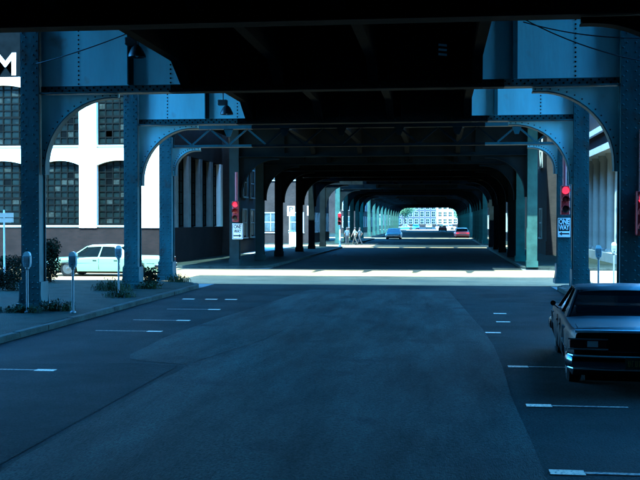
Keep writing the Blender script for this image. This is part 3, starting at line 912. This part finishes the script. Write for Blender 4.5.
def sedan(label, paint, roof_paint, loc, rz, length=5.35, width=1.98, detail=True, group=None, tail='tail_lens', name='sedan', cabf=(.30, .40), cabr=(.62, .735), belt=.86, roofz=1.36):
    """car along local +y = forward, base at the ground"""
    t = thing(name, label, 'car', loc, rz, group)
    hw = width / 2; L2 = length / 2
    wy = (L2 - .98, -L2 + 1.22)                                # axle positions
    R = .41
    ys = set([-L2, -L2 + .03, -L2 + .12, -L2 + .3, L2, L2 - .03, L2 - .12, L2 - .3, 0.0, .5, -.5, 1.0, -.95])
    for a in wy:
        for k in range(13): ys.add(round(a + R * math.cos(math.pi * k / 12), 4))
    ys = sorted(ys)
    rings = []
    for y in ys:
        e = abs(y) / L2
        zt = belt - .0 * e
        if y > L2 * .2: zt = belt - .03 - .06 * ((y - L2 * .2) / (L2 * .8)) ** 2     # bonnet falls a little
        if y < -L2 * .35: zt = belt + .02 - .03 * ((-y - L2 * .35) / (L2 * .65)) ** 2
        zb = .23
        if e > .93: zb = .33 + (e - .93) * 1.3
        arch = 0
        for a in wy:
            if abs(y - a) < R - 1e-4: arch = max(arch, .30 + math.sqrt(R * R - (y - a) ** 2))
        zbo = max(zb, arch)
        zbo = min(zbo, zt - .2)
        w = hw * (1 - .05 * max(0, (e - .75) / .25) ** 2)
        top = zt
        if e > .985: w -= .03; top = zt - .03
        half = [(0, zb), (w * .70, zb), (w * .93, zbo), (w * .985, zbo + (top - zbo) * .25), (w, zbo + (top - zbo) * .55), (w * .975, top - .10), (w * .965, top - .045), (w * .93, top - .008), (w * .6, top + .015), (0, top + .022)]
        rings.append((y, half))
    m = MB(); n = None
    for y, half in rings:
        full = [(x, z) for x, z in half] + [(-x, z) for x, z in reversed(half[1:-1])]
        n = len(full); m.v += [(x, y, z) for x, z in full]
    for i in range(len(rings) - 1):
        for k in range(n):
            k2 = (k + 1) % n
            m.f.append((i * n + k, i * n + k2, (i + 1) * n + k2, (i + 1) * n + k)); m.m.append(0)
    m.f.append(tuple(range(n))); m.m.append(0)
    m.f.append(tuple((len(rings) - 1) * n + k for k in reversed(range(n)))); m.m.append(0)
    body = m.obj('body', paint, t, smooth=True)
    ub = MB(); ub.box(-hw * .74, hw * .74, -L2 + .35, L2 - .35, .15, .6); ub.obj('underbody', 'underbody', t)
    for a in wy:
        for s in (-1, 1):
            w = linked('wheel', TYRE, t, (s * (hw - .16), a, .34), (0, 0, 0 if s > 0 else math.pi))
            linked('hubcap', HUB, w)
    # cabin: base and roof outlines (front f, rear r), fractions of the length from the nose
    F0 = L2 - cabf[0] * length; F1 = L2 - cabf[1] * length; R1 = L2 - cabr[0] * length; R0 = L2 - cabr[1] * length
    zb = belt + .0; zr = roofz; wb = hw * .93; wr = hw * .74
    rf = MB()
    secs = [(F1 + .05, zr - .05, wr * .94), (F1 - .1, zr - .012, wr), ((F1 + R1) / 2, zr + .012, wr * 1.01), (R1 + .1, zr - .012, wr), (R1 - .05, zr - .06, wr * .94)]
    prof = [(-1, -.05), (-1, -.012), (-.9, .012), (-.5, .03), (0, .036), (.5, .03), (.9, .012), (1, -.012), (1, -.05)]
    for y, z, w in secs: rf.v += [(w * px, y, z + pz) for px, pz in prof]
    q = len(prof)
    for i in range(len(secs) - 1):
        for k in range(q):
            k2 = (k + 1) % q; rf.f.append((i * q + k, i * q + k2, (i + 1) * q + k2, (i + 1) * q + k)); rf.m.append(0)
    rf.f.append(tuple(range(q))); rf.m.append(0); rf.f.append(tuple((len(secs) - 1) * q + k for k in reversed(range(q)))); rf.m.append(0)
    roof = rf.obj('roof', roof_paint, t, smooth=True)

    def pt(u, v, s):
        """u 0 = front edge .. 1 = rear edge of the side glass plane, v 0 = belt .. 1 = roof"""
        y0 = F0 + (R0 - F0) * u; y1 = F1 + (R1 - F1) * u
        return Vector((s * (wb + (wr - wb) * v), y0 + (y1 - y0) * v, zb + (zr - .03 - zb) * v))
    up = {'A': (0, .035), 'B': (.46, .485), 'C': (.80, 1.0)}
    for s in (-1, 1):
        for nm, (u0, u1) in up.items():
            p = MB()
            a, b, c, d = pt(u0, -.02, s), pt(u1, -.02, s), pt(u1, 1.02, s), pt(u0, 1.02, s)
            if nm == 'C': d = pt(.84, 1.02, s); a = pt(.80, -.02, s)
            off = Vector((-s * .06, 0, 0))
            p.poly([a, b, c, d]); p.poly([a + off, b + off, c + off, d + off])
            for e, f in ((a, b), (b, c), (c, d), (d, a)): p.poly([e, f, f + off, e + off])
            p.obj('pillar', roof_paint if nm == 'C' else paint, t)
        for u0, u1, nm in ((.04, .455, 'side_window'), (.49, .805, 'side_window')):
            p = MB(); off = Vector((-s * .03, 0, 0)); off2 = Vector((-s * .036, 0, 0))
            q4 = [pt(u0, 0, s), pt(u1, 0, s), pt(u1 + (.03 if u1 > .7 else 0), 1, s), pt(u0, 1, s)]
            p.poly([v + off for v in q4]); p.poly([v + off2 for v in q4]); p.obj(nm, 'car_glass', t)
            tr = MB(); tr.tube([v + Vector((s * .004, 0, 0)) for v in (q4[3], q4[2])], .012, 5); tr.obj('window_trim', 'chrome', t)
    for nm, yb, yt in (('windscreen', F0, F1), ('rear_window', R0, R1)):
        p = MB(); q4 = [Vector((-wb * .97, yb, zb)), Vector((wb * .97, yb, zb)), Vector((wr * .97, yt, zr - .03)), Vector((-wr * .97, yt, zr - .03))]
        ce = Vector((0, .05 if yb == F0 else -.05, 0))
        mid0 = (q4[0] + q4[1]) / 2 + ce; mid1 = (q4[2] + q4[3]) / 2 + ce
        p.poly([q4[0], mid0, mid1, q4[3]]); p.poly([mid0, q4[1], q4[2], mid1])
        p.obj(nm, 'car_glass', t)
    # seats
    for y, w in ((F1 - .75, .62), (R1 + .15, .62)):
        s_ = MB(); s_.prism([(y, .35), (y + .5, .35), (y + .5, .55), (y + .12, .6), (y - .02, 1.02), (y - .14, 1.02)], 0, -hw * .72, hw * .72); s_.obj('seat', 'upholstery', t)
    if not detail:
        m = MB(); m.box(-hw * .95, hw * .95, L2 - .01, L2 + .1, .38, .52); m.obj('bumper', 'chrome', t)
        m = MB(); m.box(-hw * .95, hw * .95, -L2 - .1, -L2 + .01, .38, .52); m.obj('bumper', 'chrome', t)
        for s in (-1, 1):
            MB().lathe([(.09, -.02), (.09, .03), (.06, .05)], 12, (s * hw * .72, L2, .66), 1).obj('headlight', 'head_lens', t)
            MB().box(s * hw * .72 - .14, s * hw * .72 + .14, -L2 - .03, -L2 + .02, .6, .72).obj('tail_light', tail, t)
        return t
    # bumpers (bent round the corners), lamps, trim, doors, handles, mirror
    for sg in (1, -1):
        y = sg * L2; bm_ = MB()
        path = [(-hw * .97, y - sg * .38), (-hw * .985, y - sg * .1), (-hw * .93, y + sg * .04), (-hw * .5, y + sg * .1), (hw * .5, y + sg * .1), (hw * .93, y + sg * .04), (hw * .985, y - sg * .1), (hw * .97, y - sg * .38)]
        sec = [(0, .36), (.035, .39), (.045, .46), (.03, .535), (0, .56), (-.03, .54), (-.03, .38)]
        for i, (px, py) in enumerate(path):
            a = Vector(path[max(i - 1, 0)]); b = Vector(path[min(i + 1, len(path) - 1)]); d = (b - a).normalized(); nn = Vector((d.y, -d.x)) * (-sg)
            for o_, z in sec: bm_.v.append((px + nn.x * o_, py + nn.y * o_, z))
        q = len(sec)
        for i in range(len(path) - 1):
            for k in range(q):
                k2 = (k + 1) % q; bm_.f.append((i * q + k, i * q + k2, (i + 1) * q + k2, (i + 1) * q + k)); bm_.m.append(0)
        bm_.f.append(tuple(range(q))); bm_.m.append(0); bm_.f.append(tuple((len(path) - 1) * q + k for k in reversed(range(q)))); bm_.m.append(0)
        bo = bm_.obj('bumper', 'chrome_dark_reflection', t, smooth=True)
        for zz in (.545, .372):
            MB().tube([(px, py + (sg * .035 if 0 < i < 7 else 0), zz) for i, (px, py) in enumerate(path)], .011, 6).obj('edge_highlight', 'bright_trim', bo)  # bright tubes paint highlight lines along the bumper edges
    for s in (-1, 1):
        tl = MB(); tl.box(s * hw * .73 - .24, s * hw * .73 + .24, -L2 - .012, -L2 + .03, .64, .75); tlo = tl.obj('tail_light', tail, t, bevel=.008)
        ch = MB()
        for z0, z1 in ((.618, .638), (.752, .772)): ch.box(s * hw * .73 - .26, s * hw * .73 + .26, -L2 - .02, -L2 + .02, z0, z1)
        ch.obj('bezel', 'chrome', tlo)
        bl = MB(); bl.box(s * hw * .73 - s * .06 - .07, s * hw * .73 - s * .06 + .07, -L2 - .016, -L2 - .0125, .655, .735); bl.obj('reversing_lens', 'head_lens', tlo)
        for xx in (.62, .83): MB().lathe([(.085, -.03), (.085, .02), (.05, .04)], 14, (s * hw * xx, L2 - .01, .66), 1).obj('headlight', 'head_lens', t, smooth=True)
        sp = MB(); sp.box(s * hw * .985 - .012, s * hw * .985 + .012, -L2 + .4, L2 - .5, .565, .585); sp.obj('side_trim', 'chrome', t)
        for y0, y1 in ((F0 - .05, (F0 + R0) / 2 + .05), ((F0 + R0) / 2 + .05, R0 + .45)):
            dg = MB()
            dg.box(s * hw * .992 - .006, s * hw * .992 + .004, y1 - .006, y1 + .006, .32, belt - .05)
            d_ = dg.obj('door_gap', 'underbody', t)
            MB().box(s * hw * .99 - .02, s * hw * .99 + .025, y1 + .1, y1 + .26, belt - .16, belt - .13).obj('handle', 'chrome', t)
    ed = MB(); ed.tube([(-hw * .9, -L2 + .0, belt - .035), (-hw * .5, -L2 - .012, belt - .03), (hw * .5, -L2 - .012, belt - .03), (hw * .9, -L2 + .0, belt - .035)], .022, 8); ed.obj('trunk_trim', 'bright_trim', t)
    for z in (.60, .80): MB().tube([(-hw * .46, -L2 - .012, z), (hw * .46, -L2 - .012, z)], .007, 5).obj('rear_trim', 'chrome', t)
    tg = MB(); tg.box(-hw * .86, -hw * .86 + .008, -L2 + .12, -L2 + 1.0, belt - .0, belt + .004); tg.obj('trunk_gap', 'underbody', t)
    mr = MB(); mr.lathe([(.02, .04), (.045, .0), (.045, -.02)], 12, (-hw - .03, F0 - .35, belt + .07), 1); mr.tube([(-hw + .06, F0 - .35, belt - .02), (-hw - .02, F0 - .34, belt + .05)], .012); mr.obj('wing_mirror', paint, t, smooth=True)
    gr = MB()
    for k in range(6): gr.box(-hw * .5, hw * .5, L2 - .01, L2 + .015, .58 + .03 * k, .59 + .03 * k)
    gr.obj('grille', 'chrome', t)
    return t


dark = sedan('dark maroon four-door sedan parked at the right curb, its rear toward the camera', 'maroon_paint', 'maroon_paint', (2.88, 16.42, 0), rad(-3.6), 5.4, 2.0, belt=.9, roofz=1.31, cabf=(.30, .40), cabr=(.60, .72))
pl = MB().box(-.16, .16, -.014, .0, -.08, .08).obj('number_plate', 'plate_green', dark)
pl.location = (-.1, -2.83, .465); pl.name = 'number_plate'
rn2 = random.Random(5)
for k in range(6):
    st = MB(); x = -.125 + k * .046
    st.box(x, x + .008, -.018, -.0145, -.045, .035)
    if k % 2: st.box(x + .009, x + .026, -.018, -.0145, .025, .035)
    else: st.box(x + .009, x + .026, -.018, -.0145, -.045, -.035); st.box(x + .02, x + .028, -.018, -.0145, -.034, .035)
    st.obj('plate_character', 'plate_yellow', pl)
sedan('mint green sedan with a pale roof, side-on in the sunlit crossing', 'mint_paint', 'roof_white', (-14.0, 41.5, 0), rad(90), 5.15, 1.9, belt=.84, roofz=1.31, cabf=(.21, .34), cabr=(.62, .72))
sedan('silver sedan facing the camera at the far left of the tunnel', 'silver_paint', 'silver_paint', (-5.9, 129.5, 0), rad(180), detail=False)
sedan('red sedan with a white roof at the far right of the tunnel, in full sun', 'red_paint', 'cream_paint', (3.0, 141.5, 0), rad(2), detail=False, tail='red_light')
sedan('small dark red car in the roadway at the bright tunnel end', 'dark_red_paint', 'dark_red_paint', (.6, 232, 0), 0, detail=False)
sedan('blue car crossing beyond the bright tunnel end', 'blue_paint', 'blue_paint', (-9.0, 262, 0), rad(92), detail=False)
sedan('white car crossing beyond the bright tunnel end', 'cream_paint', 'cream_paint', (1.5, 270, 0), rad(-88), detail=False)
sedan('pale blue parked car right of the bright tunnel end', 'silver_paint', 'silver_paint', (2.6, 292, 0), 0, detail=False)
sedan('dark blue parked car left of the bright tunnel end', 'blue_paint', 'blue_paint', (-6.9, 290, 0), 0, detail=False)
sedan('cream car driving away far beyond the tunnel end', 'cream_paint', 'cream_paint', (-3.5, 320, 0), 0, detail=False)


# ------------------------------------------------------------------ street furniture
def meter(label, x, y, z=KH, rz=0):
    t = thing('parking_meter', label, 'parking meter', (x, y, z), rz, 'parking meters on the pavements')
    MB().lathe([(.075, 0), (.07, .03), (.03, .05), (.028, 1.08)], 10).obj('pole', 'pole_grey', t, smooth=True)
    h = MB(); pr = [(-.075, 1.1), (.075, 1.1), (.095, 1.2), (.095, 1.38), (-.095, 1.38), (-.095, 1.2)]
    h.prism(pr, 1, -.06, .06); hd = h.obj('head', 'meter_grey', t, bevel=.015)
    c = MB(); c.lathe([(.03, 1.04), (.055, 1.07), (.055, 1.1)], 10); c.obj('collar', 'pole_grey', t)
    d = MB(); a = [( .085 * math.cos(math.pi * k / 10), 1.38 + .10 * math.sin(math.pi * k / 10)) for k in range(11)]
    d.prism(a, 1, -.05, .05); d.obj('dome', 'meter_glass', hd, smooth=True)
    MB().box(-.055, .055, -.075, -.062, 1.24, 1.34).obj('dial_plate', 'pole_grey', hd)
    MB().lathe([(.018, -.085), (.018, -.061)], 8, (.0, 0, 1.17), 1).obj('coin_knob', 'chrome', hd)
    return t


meter('grey parking meter on a thin pole, foremost on the left pavement', -8.82, 23.3)
meter('grey parking meter standing in front of the mint sedan, near the second column', -9.72, 29.5)
meter('grey parking meter with pale dome against the leftmost steel column', -9.93, 23.2)
meter('grey parking meter right of the second right-hand column', 6.05, 36.0)
meter('grey parking meter in front of the second right-hand column', 4.85, 31.6)


def signal(name, label, x, y, z_red, pole=None, mount=True, scale=1.0):
    """three-lens signal head facing -y, red lens lit"""
    t = thing(name, label, 'traffic light', (x, y, z_red), 0, 'red traffic lights')
    b = MB(); b.box(-.15, .15, -.1, .12, -.85, .17); body = b.obj('housing', 'signal_body', t, bevel=.02)
    for k, (m_, z) in enumerate((('red_light', 0), ('red_smear', -.33), ('black_enamel', -.66))):
        le = MB(); le.lathe([(.128, 0), (.115, -.02), (.06, -.04)], 16, (0, -.101, z), 1); le.obj('lens', m_, t, smooth=True)
        v = MB(); N = 12
        for i in range(N):
            a0, a1 = math.pi * (i / N * 1.2 - .1), math.pi * ((i + 1) / N * 1.2 - .1)
            p = [(.135 * math.cos(a0), -.101, z + .135 * math.sin(a0)), (.135 * math.cos(a1), -.101, z + .135 * math.sin(a1))]
            dd = .2
            v.poly([p[0], p[1], (p[1][0], -.101 - dd, p[1][2]), (p[0][0], -.101 - dd, p[0][2])])
        v.obj('visor', 'signal_body', t)
    if mount:
        MB().box(-.04, .04, .121, .3, -.7, -.62).obj('mount', 'pole_grey', t); MB().box(-.04, .04, .121, .3, .02, .1).obj('mount', 'pole_grey', t)
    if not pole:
        MB().tube([(0, .2, -.86), (0, .2, 1.0), (.0, .2, 1.6)], .07, 10).obj('glow_pipe', 'red_glow_pipe', t, smooth=True)  # added pipe, its dull red painting the lamp's glow on the column
    if pole:
        m_, top = pole
        MB().lathe([(.13, -z_red), (.12, -z_red + .25), (.06, -z_red + .3), (.055, top)], 12, (0, .24, 0)).obj('pole', m_, t, smooth=True)
    return t


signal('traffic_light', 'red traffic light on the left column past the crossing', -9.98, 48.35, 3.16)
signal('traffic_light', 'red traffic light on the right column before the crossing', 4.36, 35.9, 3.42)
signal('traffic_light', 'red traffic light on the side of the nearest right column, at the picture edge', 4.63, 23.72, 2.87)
signal('traffic_light', 'far red traffic light on a white pole, left of the tunnel', -8.75, 87.4, 2.85, ('pole_white', .3), True)


def sign_plate(name, label, x, y, z, w, h, plate, border, lines, arrow=None, post=None, lcol='black_enamel', cat='sign', group=None):
    t = thing(name, label, cat, (x, y, z), 0, group)
    MB().box(-w / 2, w / 2, 0, .015, -h / 2, h / 2).obj('panel', plate, t)
    if border:
        f = MB()
        for a in ((-w / 2 + .02, w / 2 - .02, h / 2 - .045, h / 2 - .02), (-w / 2 + .02, w / 2 - .02, -h / 2 + .02, -h / 2 + .045), (-w / 2 + .02, -w / 2 + .045, -h / 2 + .045, h / 2 - .045), (w / 2 - .045, w / 2 - .02, -h / 2 + .045, h / 2 - .045)):
            f.box(a[0], a[1], -.006, -.001, a[2], a[3])
        f.obj('border', border, t)
    for txt, size, zz, wd_ in lines:
        lettering(txt, size, 'lettering', lcol, t, (0, -.006, zz), extrude=.003, width=wd_, bold=.008)
    if arrow:
        zz, aw, ah, dirn, amat, panel = arrow
        if panel: MB().box(-aw / 2 - .03, aw / 2 + .03, -.006, -.001, zz - ah / 2 - .02, zz + ah / 2 + .02).obj('arrow_panel', panel, t)
        p = MB(); s = dirn
        o = [(s * aw / 2, zz), (s * aw * .2, zz + ah / 2), (s * aw * .2, zz + ah * .18), (-s * aw / 2, zz + ah * .18), (-s * aw / 2, zz - ah * .18), (s * aw * .2, zz - ah * .18), (s * aw * .2, zz - ah / 2)]
        p.prism(o, 1, -.012, -.0065); p.obj('arrow', amat, t)
    if post:
        MB().lathe([(.03, -z + KH), (.03, h / 2)], 8, (0, .05, 0)).obj('post', post, t)
    return t


sign_plate('one_way_sign', 'white one way sign under the left red light', -9.95, 48.66, 1.84, .52, .78, 'white_enamel', 'black_enamel', [('ONE', .26, .22, .36), ('WAY', .26, .0, .36)], (-.22, .4, .18, 1, 'black_enamel', None), group='one way signs')
sign_plate('one_way_sign', 'dark one way sign with left arrow under the right red light', 4.36, 36.18, 2.12, .48, .72, 'sign_ground', 'white_enamel', [('ONE', .25, .2, .36), ('WAY', .25, .0, .36)], (-.22, .36, .14, -1, 'black_enamel', 'white_enamel'), lcol='white_enamel', group='one way signs')
t = thing('street_name_sign', 'white street name blades on a thin pole at the left edge', 'sign', (-14.95, 33.0, KH))
MB().lathe([(.032, 0), (.03, 2.6)], 8).obj('pole', 'pole_white', t)
MB().box(-.45, .36, -.05, -.034, 2.34, 2.5).obj('name_blade', 'sign_face', t)
MB().box(-.45, .36, -.05, -.034, 2.17, 2.32).obj('name_blade', 'sign_face', t)
sign_plate('parking_sign', 'white parking sign with a black P behind the left columns', -12.56, 84, 3.2, .66, .84, 'white_enamel', None, [('P', .62, .12, .34)], None, 'pole_grey', group='signs at the parking lot')
sign_plate('parking_sign', 'white sign with a black N right of the P sign', -11.15, 86, 3.25, .6, .84, 'white_enamel', None, [('N', .58, .12, .36)], None, 'pole_white', group='signs at the parking lot')
t = thing('utility_cabinet', 'pale upright cabinet in the sun below the P sign', 'cabinet', (-12.5, 85.2, .135))
MB().box(-.38, .38, -.25, .25, 0, 1.35).obj('case', 'cabinet', t, bevel=.03); MB().box(-.42, .42, -.3, .28, 1.352, 1.42).obj('lid', 'cabinet', t)
MB().box(-.32, .32, -.262, -.251, .12, 1.25).obj('door', 'white_enamel', t)


# ------------------------------------------------------------------ pedestrians
def person(label, loc, rz, shirt, legs, stride, arm, h=1.74):
    k = h / 1.74
    J = {'pel': (0, 0, .95), 'wai': (0, 0, 1.1), 'che': (0, .01, 1.34), 'nec': (0, .01, 1.49), 'hea': (0, .02, 1.58), 'top': (0, .02, 1.70)}
    rr = {'pel': (.155, .11), 'wai': (.14, .1), 'che': (.165, .11), 'nec': (.055, .06), 'hea': (.075, .095), 'top': (.06, .075)}
    E_ = [('pel', 'wai'), ('wai', 'che'), ('che', 'nec'), ('nec', 'hea'), ('hea', 'top')]
    for s, n in ((-1, 'l'), (1, 'r')):
        st = stride * s
        J['hip' + n] = (s * .09, 0, .88); rr['hip' + n] = (.095, .1)
        J['kne' + n] = (s * .1, st * .55 + .03, .5); rr['kne' + n] = (.06, .065)
        J['ank' + n] = (s * .1, st - (.05 if st < 0 else 0), .09 + (.05 if st < 0 else 0)); rr['ank' + n] = (.042, .045)
        J['toe' + n] = (s * .11, st + .15, .04); rr['toe' + n] = (.04, .03)
        J['sho' + n] = (s * .18, .01, 1.41); rr['sho' + n] = (.06, .06)
        J['elb' + n] = (s * .24, -st * arm * .5 - .02, 1.14); rr['elb' + n] = (.042, .042)
        J['wri' + n] = (s * .23, -st * arm * .5 + .12, .92); rr['wri' + n] = (.03, .03)
        J['han' + n] = (s * .225, -st * arm * .5 + .16, .80); rr['han' + n] = (.03, .02)
        E_ += [('pel', 'hip' + n), ('hip' + n, 'kne' + n), ('kne' + n, 'ank' + n), ('ank' + n, 'toe' + n), ('che', 'sho' + n), ('sho' + n, 'elb' + n), ('elb' + n, 'wri' + n), ('wri' + n, 'han' + n)]
    names = list(J); me = bpy.data.meshes.new('person')
    me.from_pydata([tuple(c * k for c in J[n]) for n in names], [(names.index(a), names.index(b)) for a, b in E_], [])
    o = bpy.data.objects.new('person', me); COL.objects.link(o)
    md = o.modifiers.new('skin', 'SKIN'); sb = o.modifiers.new('sub', 'SUBSURF'); sb.levels = sb.render_levels = 2
    if not me.skin_vertices: 
        bpy.context.view_layer.objects.active = o; o.select_set(True); bpy.ops.mesh.customdata_skin_add(); o.select_set(False)
    for i, n in enumerate(names):
        sv = me.skin_vertices[0].data[i]; sv.radius = rr[n]; sv.use_root = n == 'pel'
    bpy.context.view_layer.update()
    m2 = bpy.data.meshes.new_from_object(o.evaluated_get(bpy.context.evaluated_depsgraph_get()))
    o.modifiers.clear(); o.data = m2; o.name = 'person'
    m2.materials.clear()
    for m_ in ('skin', shirt, legs, 'black_enamel'): m2.materials.append(MAT[m_])
    for p in m2.polygons:
        c = p.center / k; p.use_smooth = True
        ax = abs(c.x)
        if c.z < .1: i = 3
        elif c.z < .98 and ax < .19: i = 2
        elif c.z > 1.47: i = 0
        elif ax > .17 and c.z < 1.2: i = 0
        else: i = 1
        p.material_index = i
    h_ = MB(); h_.lathe([(.092, 1.575), (.1, 1.63), (.098, 1.68), (.075, 1.735), (.02, 1.755)], 12, (0, -.012, 0)); ho = h_.obj('hair', 'hair', o, smooth=True); ho.scale = (k, k, k)
    o.location = loc; o.rotation_euler = (0, 0, rz)
    return tag(o, label, 'person', 'pedestrians at the far left corner')


person('person in a pale blue shirt standing behind the far red light', (-8.75, 94.5, .008), rad(10), 'shirt_blue', 'trousers', .05, .2)
person('person in white shirt and tan trousers walking at the far left curb', (-8.15, 96.2, .008), rad(70), 'shirt_white', 'trousers_tan', .3, .8)
person('person in pale blue shirt and dark trousers walking toward the roadway', (-7.75, 97.0, .008), rad(60), 'shirt_blue', 'trousers', .32, .8, 1.7)

# ------------------------------------------------------------------ plants
def leafy(name, label, cat, loc, blobs, n, size, m_, stems=5, group=None, up=.3, seed=1):
    rg = random.Random(seed)
    t = thing(name, label, cat, loc, 0, group)
    m = MB()
    tot = sum(b[3] * b[4] * b[5] for b in blobs)
    for (cx, cy, cz, rx, ry, rz_) in blobs:
        for _ in range(int(n * rx * ry * rz_ / tot)):
            while True:
                p = Vector((rg.uniform(-1, 1), rg.uniform(-1, 1), rg.uniform(-1, 1)))
                if .25 < p.length < 1 + rg.uniform(-.1, .15): break
            c = Vector((cx + p.x * rx, cy + p.y * ry, max(.03, cz + p.z * rz_)))
            d = Vector((rg.uniform(-1, 1), rg.uniform(-1, 1), rg.uniform(-1, 1) + up)).normalized()
            s_ = d.cross(Vector((rg.uniform(-1, 1), rg.uniform(-1, 1), rg.uniform(-1, 1)))).normalized()
            l = size * rg.uniform(.6, 1.3); w = l * rg.uniform(.25, .4)
            m.poly([c, c + d * l * .5 + s_ * w, c + d * l, c + d * l * .5 - s_ * w])
    m.obj('foliage', m_, t, fix=False)
    st = MB()
    for k in range(stems):
        b = rg.choice(blobs); e = (b[0] + rg.uniform(-.6, .6) * b[3], b[1] + rg.uniform(-.6, .6) * b[4], b[2] + rg.uniform(0, .5) * b[5])
        st.tube([(rg.uniform(-.1, .1), rg.uniform(-.1, .1), -.02), (e[0] * .4, e[1] * .4, e[2] * .5), e], [.014, .01, .004], 5)
    st.obj('stem', 'bark', t)
    return t


def weeds(label, loc, rx, ry, h, n, seed, m_='leaf'):
    rg = random.Random(seed)
    t = thing('weed_clump', label, 'weeds', loc, 0, 'weeds along the left pavement')
    m = MB()
    for _ in range(n):
        a = rg.uniform(0, 6.28); q = rg.random() ** .6
        b = Vector((math.cos(a) * rx * q, math.sin(a) * ry * q, 0))
        hh = h * rg.uniform(.35, 1) * (1.1 - .5 * q); le = Vector((rg.uniform(-.5, .5), rg.uniform(-.5, .5), 0)) * hh
        w = Vector((math.cos(a + 1.3), math.sin(a + 1.3), 0)) * rg.uniform(.006, .014)
        p1 = b + le * .35 + Vector((0, 0, hh * .6)); p2 = b + le + Vector((0, 0, hh))
        m.poly([b - w, b + w, p1 + w * .8, p1 - w * .8]); m.poly([p1 - w * .8, p1 + w * .8, p2])
        if rg.random() < .5:
            for _k in range(3):
                c = b.lerp(p2, rg.uniform(.4, 1)); d = Vector((rg.uniform(-1, 1), rg.uniform(-1, 1), rg.uniform(0, .8))).normalized(); s_ = d.cross(Vector((0, 0, 1))).normalized() * .02
                l = rg.uniform(.05, .11); m.poly([c, c + d * l * .5 + s_, c + d * l, c + d * l * .5 - s_])
    m.obj('blades', m_, t, fix=False)
    return t


z = KH - .004
weeds('grass and weeds at the foot of the leftmost column, right side', (-9.55, 23.9, z), .55, .35, .3, 240, 1)
weeds('low weeds in front of the leftmost column foot', (-10.2, 23.3, z), .6, .3, .2, 200, 2)
weeds('tall weeds left of the second left column, beside the parking meter', (-10.45, 31.0, z), .7, .5, .45, 260, 3)
weeds('weeds at the right foot of the second left column', (-9.55, 32.0, z), .45, .35, .3, 200, 4)
weeds('thin weeds at the curb edge between the left columns', (-9.3, 28.3, z), .5, .5, .3, 160, 5)
weeds('weeds beside the third left column at the corner', (-9.5, 35.6, z), .5, .3, .35, 160, 6)
leafy('shrub', 'dark round shrub between the second and third left columns', 'shrub', (-10.05, 33.9, z), [(0, 0, .3, .28, .28, .3), (.1, 0, .15, .22, .2, .15)], 700, .09, 'leaf_dark', seed=11)
leafy('shrub', 'tall dark shrub hiding the mint sedan\'s front, right of the leftmost column', 'shrub', (-14.1, 35.0, z), [(-.1, 0, .7, .42, .4, .7), (-.35, .1, 1.15, .36, .36, .45), (.12, 0, 1.25, .25, .25, .35)], 6000, .075, 'leaf_dark', 9, seed=12)
leafy('shrub', 'low dark shrub at the left picture edge behind the leftmost column', 'shrub', (-15.8, 35.4, z), [(0, 0, .45, .8, .5, .5)], 4000, .07, 'leaf_dark', 9, seed=13)
leafy('shrub', 'low dark shrub on the pavement left of the name sign pole', 'shrub', (-13.6, 30.6, z), [(0, 0, .35, .5, .4, .4), (-.4, .1, .3, .4, .35, .3)], 2600, .06, 'leaf_dark', 7, seed=14)


def tree(label, loc, h, r_, seed):
    rg = random.Random(seed)
    t = thing('street_tree', label, 'tree', loc, 0, 'trees beyond the tunnel end')
    tk = MB(); tk.tube([(0, 0, -.1), (.08, 0, h * .3), (.0, .1, h * .6), (.05, 0, h * .9)], [.2, .16, .1, .04], 8)
    bl = []
    for k in range(9):
        a = rg.uniform(0, 6.28); d = rg.uniform(.2, .75) * r_; zz = h * rg.uniform(.45, .9)
        bl.append((math.cos(a) * d, math.sin(a) * d, zz, r_ * .45, r_ * .45, r_ * .38))
        tk.tube([(0.03, .05, h * rg.uniform(.3, .5)), (math.cos(a) * d * .6, math.sin(a) * d * .6, zz * .8), (math.cos(a) * d, math.sin(a) * d, zz)], [.07, .05, .02], 5)
    tk.obj('trunk', 'bark', t)
    m = MB()
    for b in bl:
        for _ in range(420):
            p = Vector((rg.gauss(0, .5), rg.gauss(0, .5), rg.gauss(0, .5)))
            c = Vector((b[0] + p.x * b[3], b[1] + p.y * b[4], b[2] + p.z * b[5]))
            d = Vector((rg.uniform(-1, 1), rg.uniform(-1, 1), rg.uniform(-1, 1))).normalized(); s_ = d.orthogonal().normalized() * .1
            m.poly([c, c + d * .15 + s_, c + d * .34, c + d * .15 - s_])
    m.obj('crown', 'leaf_tree', t, fix=False)


tree('leafy street tree at the right of the bright tunnel end', (6.6, 285, KH), 9, 3.2, 3)
tree('leafy street tree at the left of the bright tunnel end', (-10.6, 300, KH), 8, 3.0, 4)
tree('farther leafy tree at the right of the bright tunnel end', (6.4, 318, KH), 9, 3.0, 5)
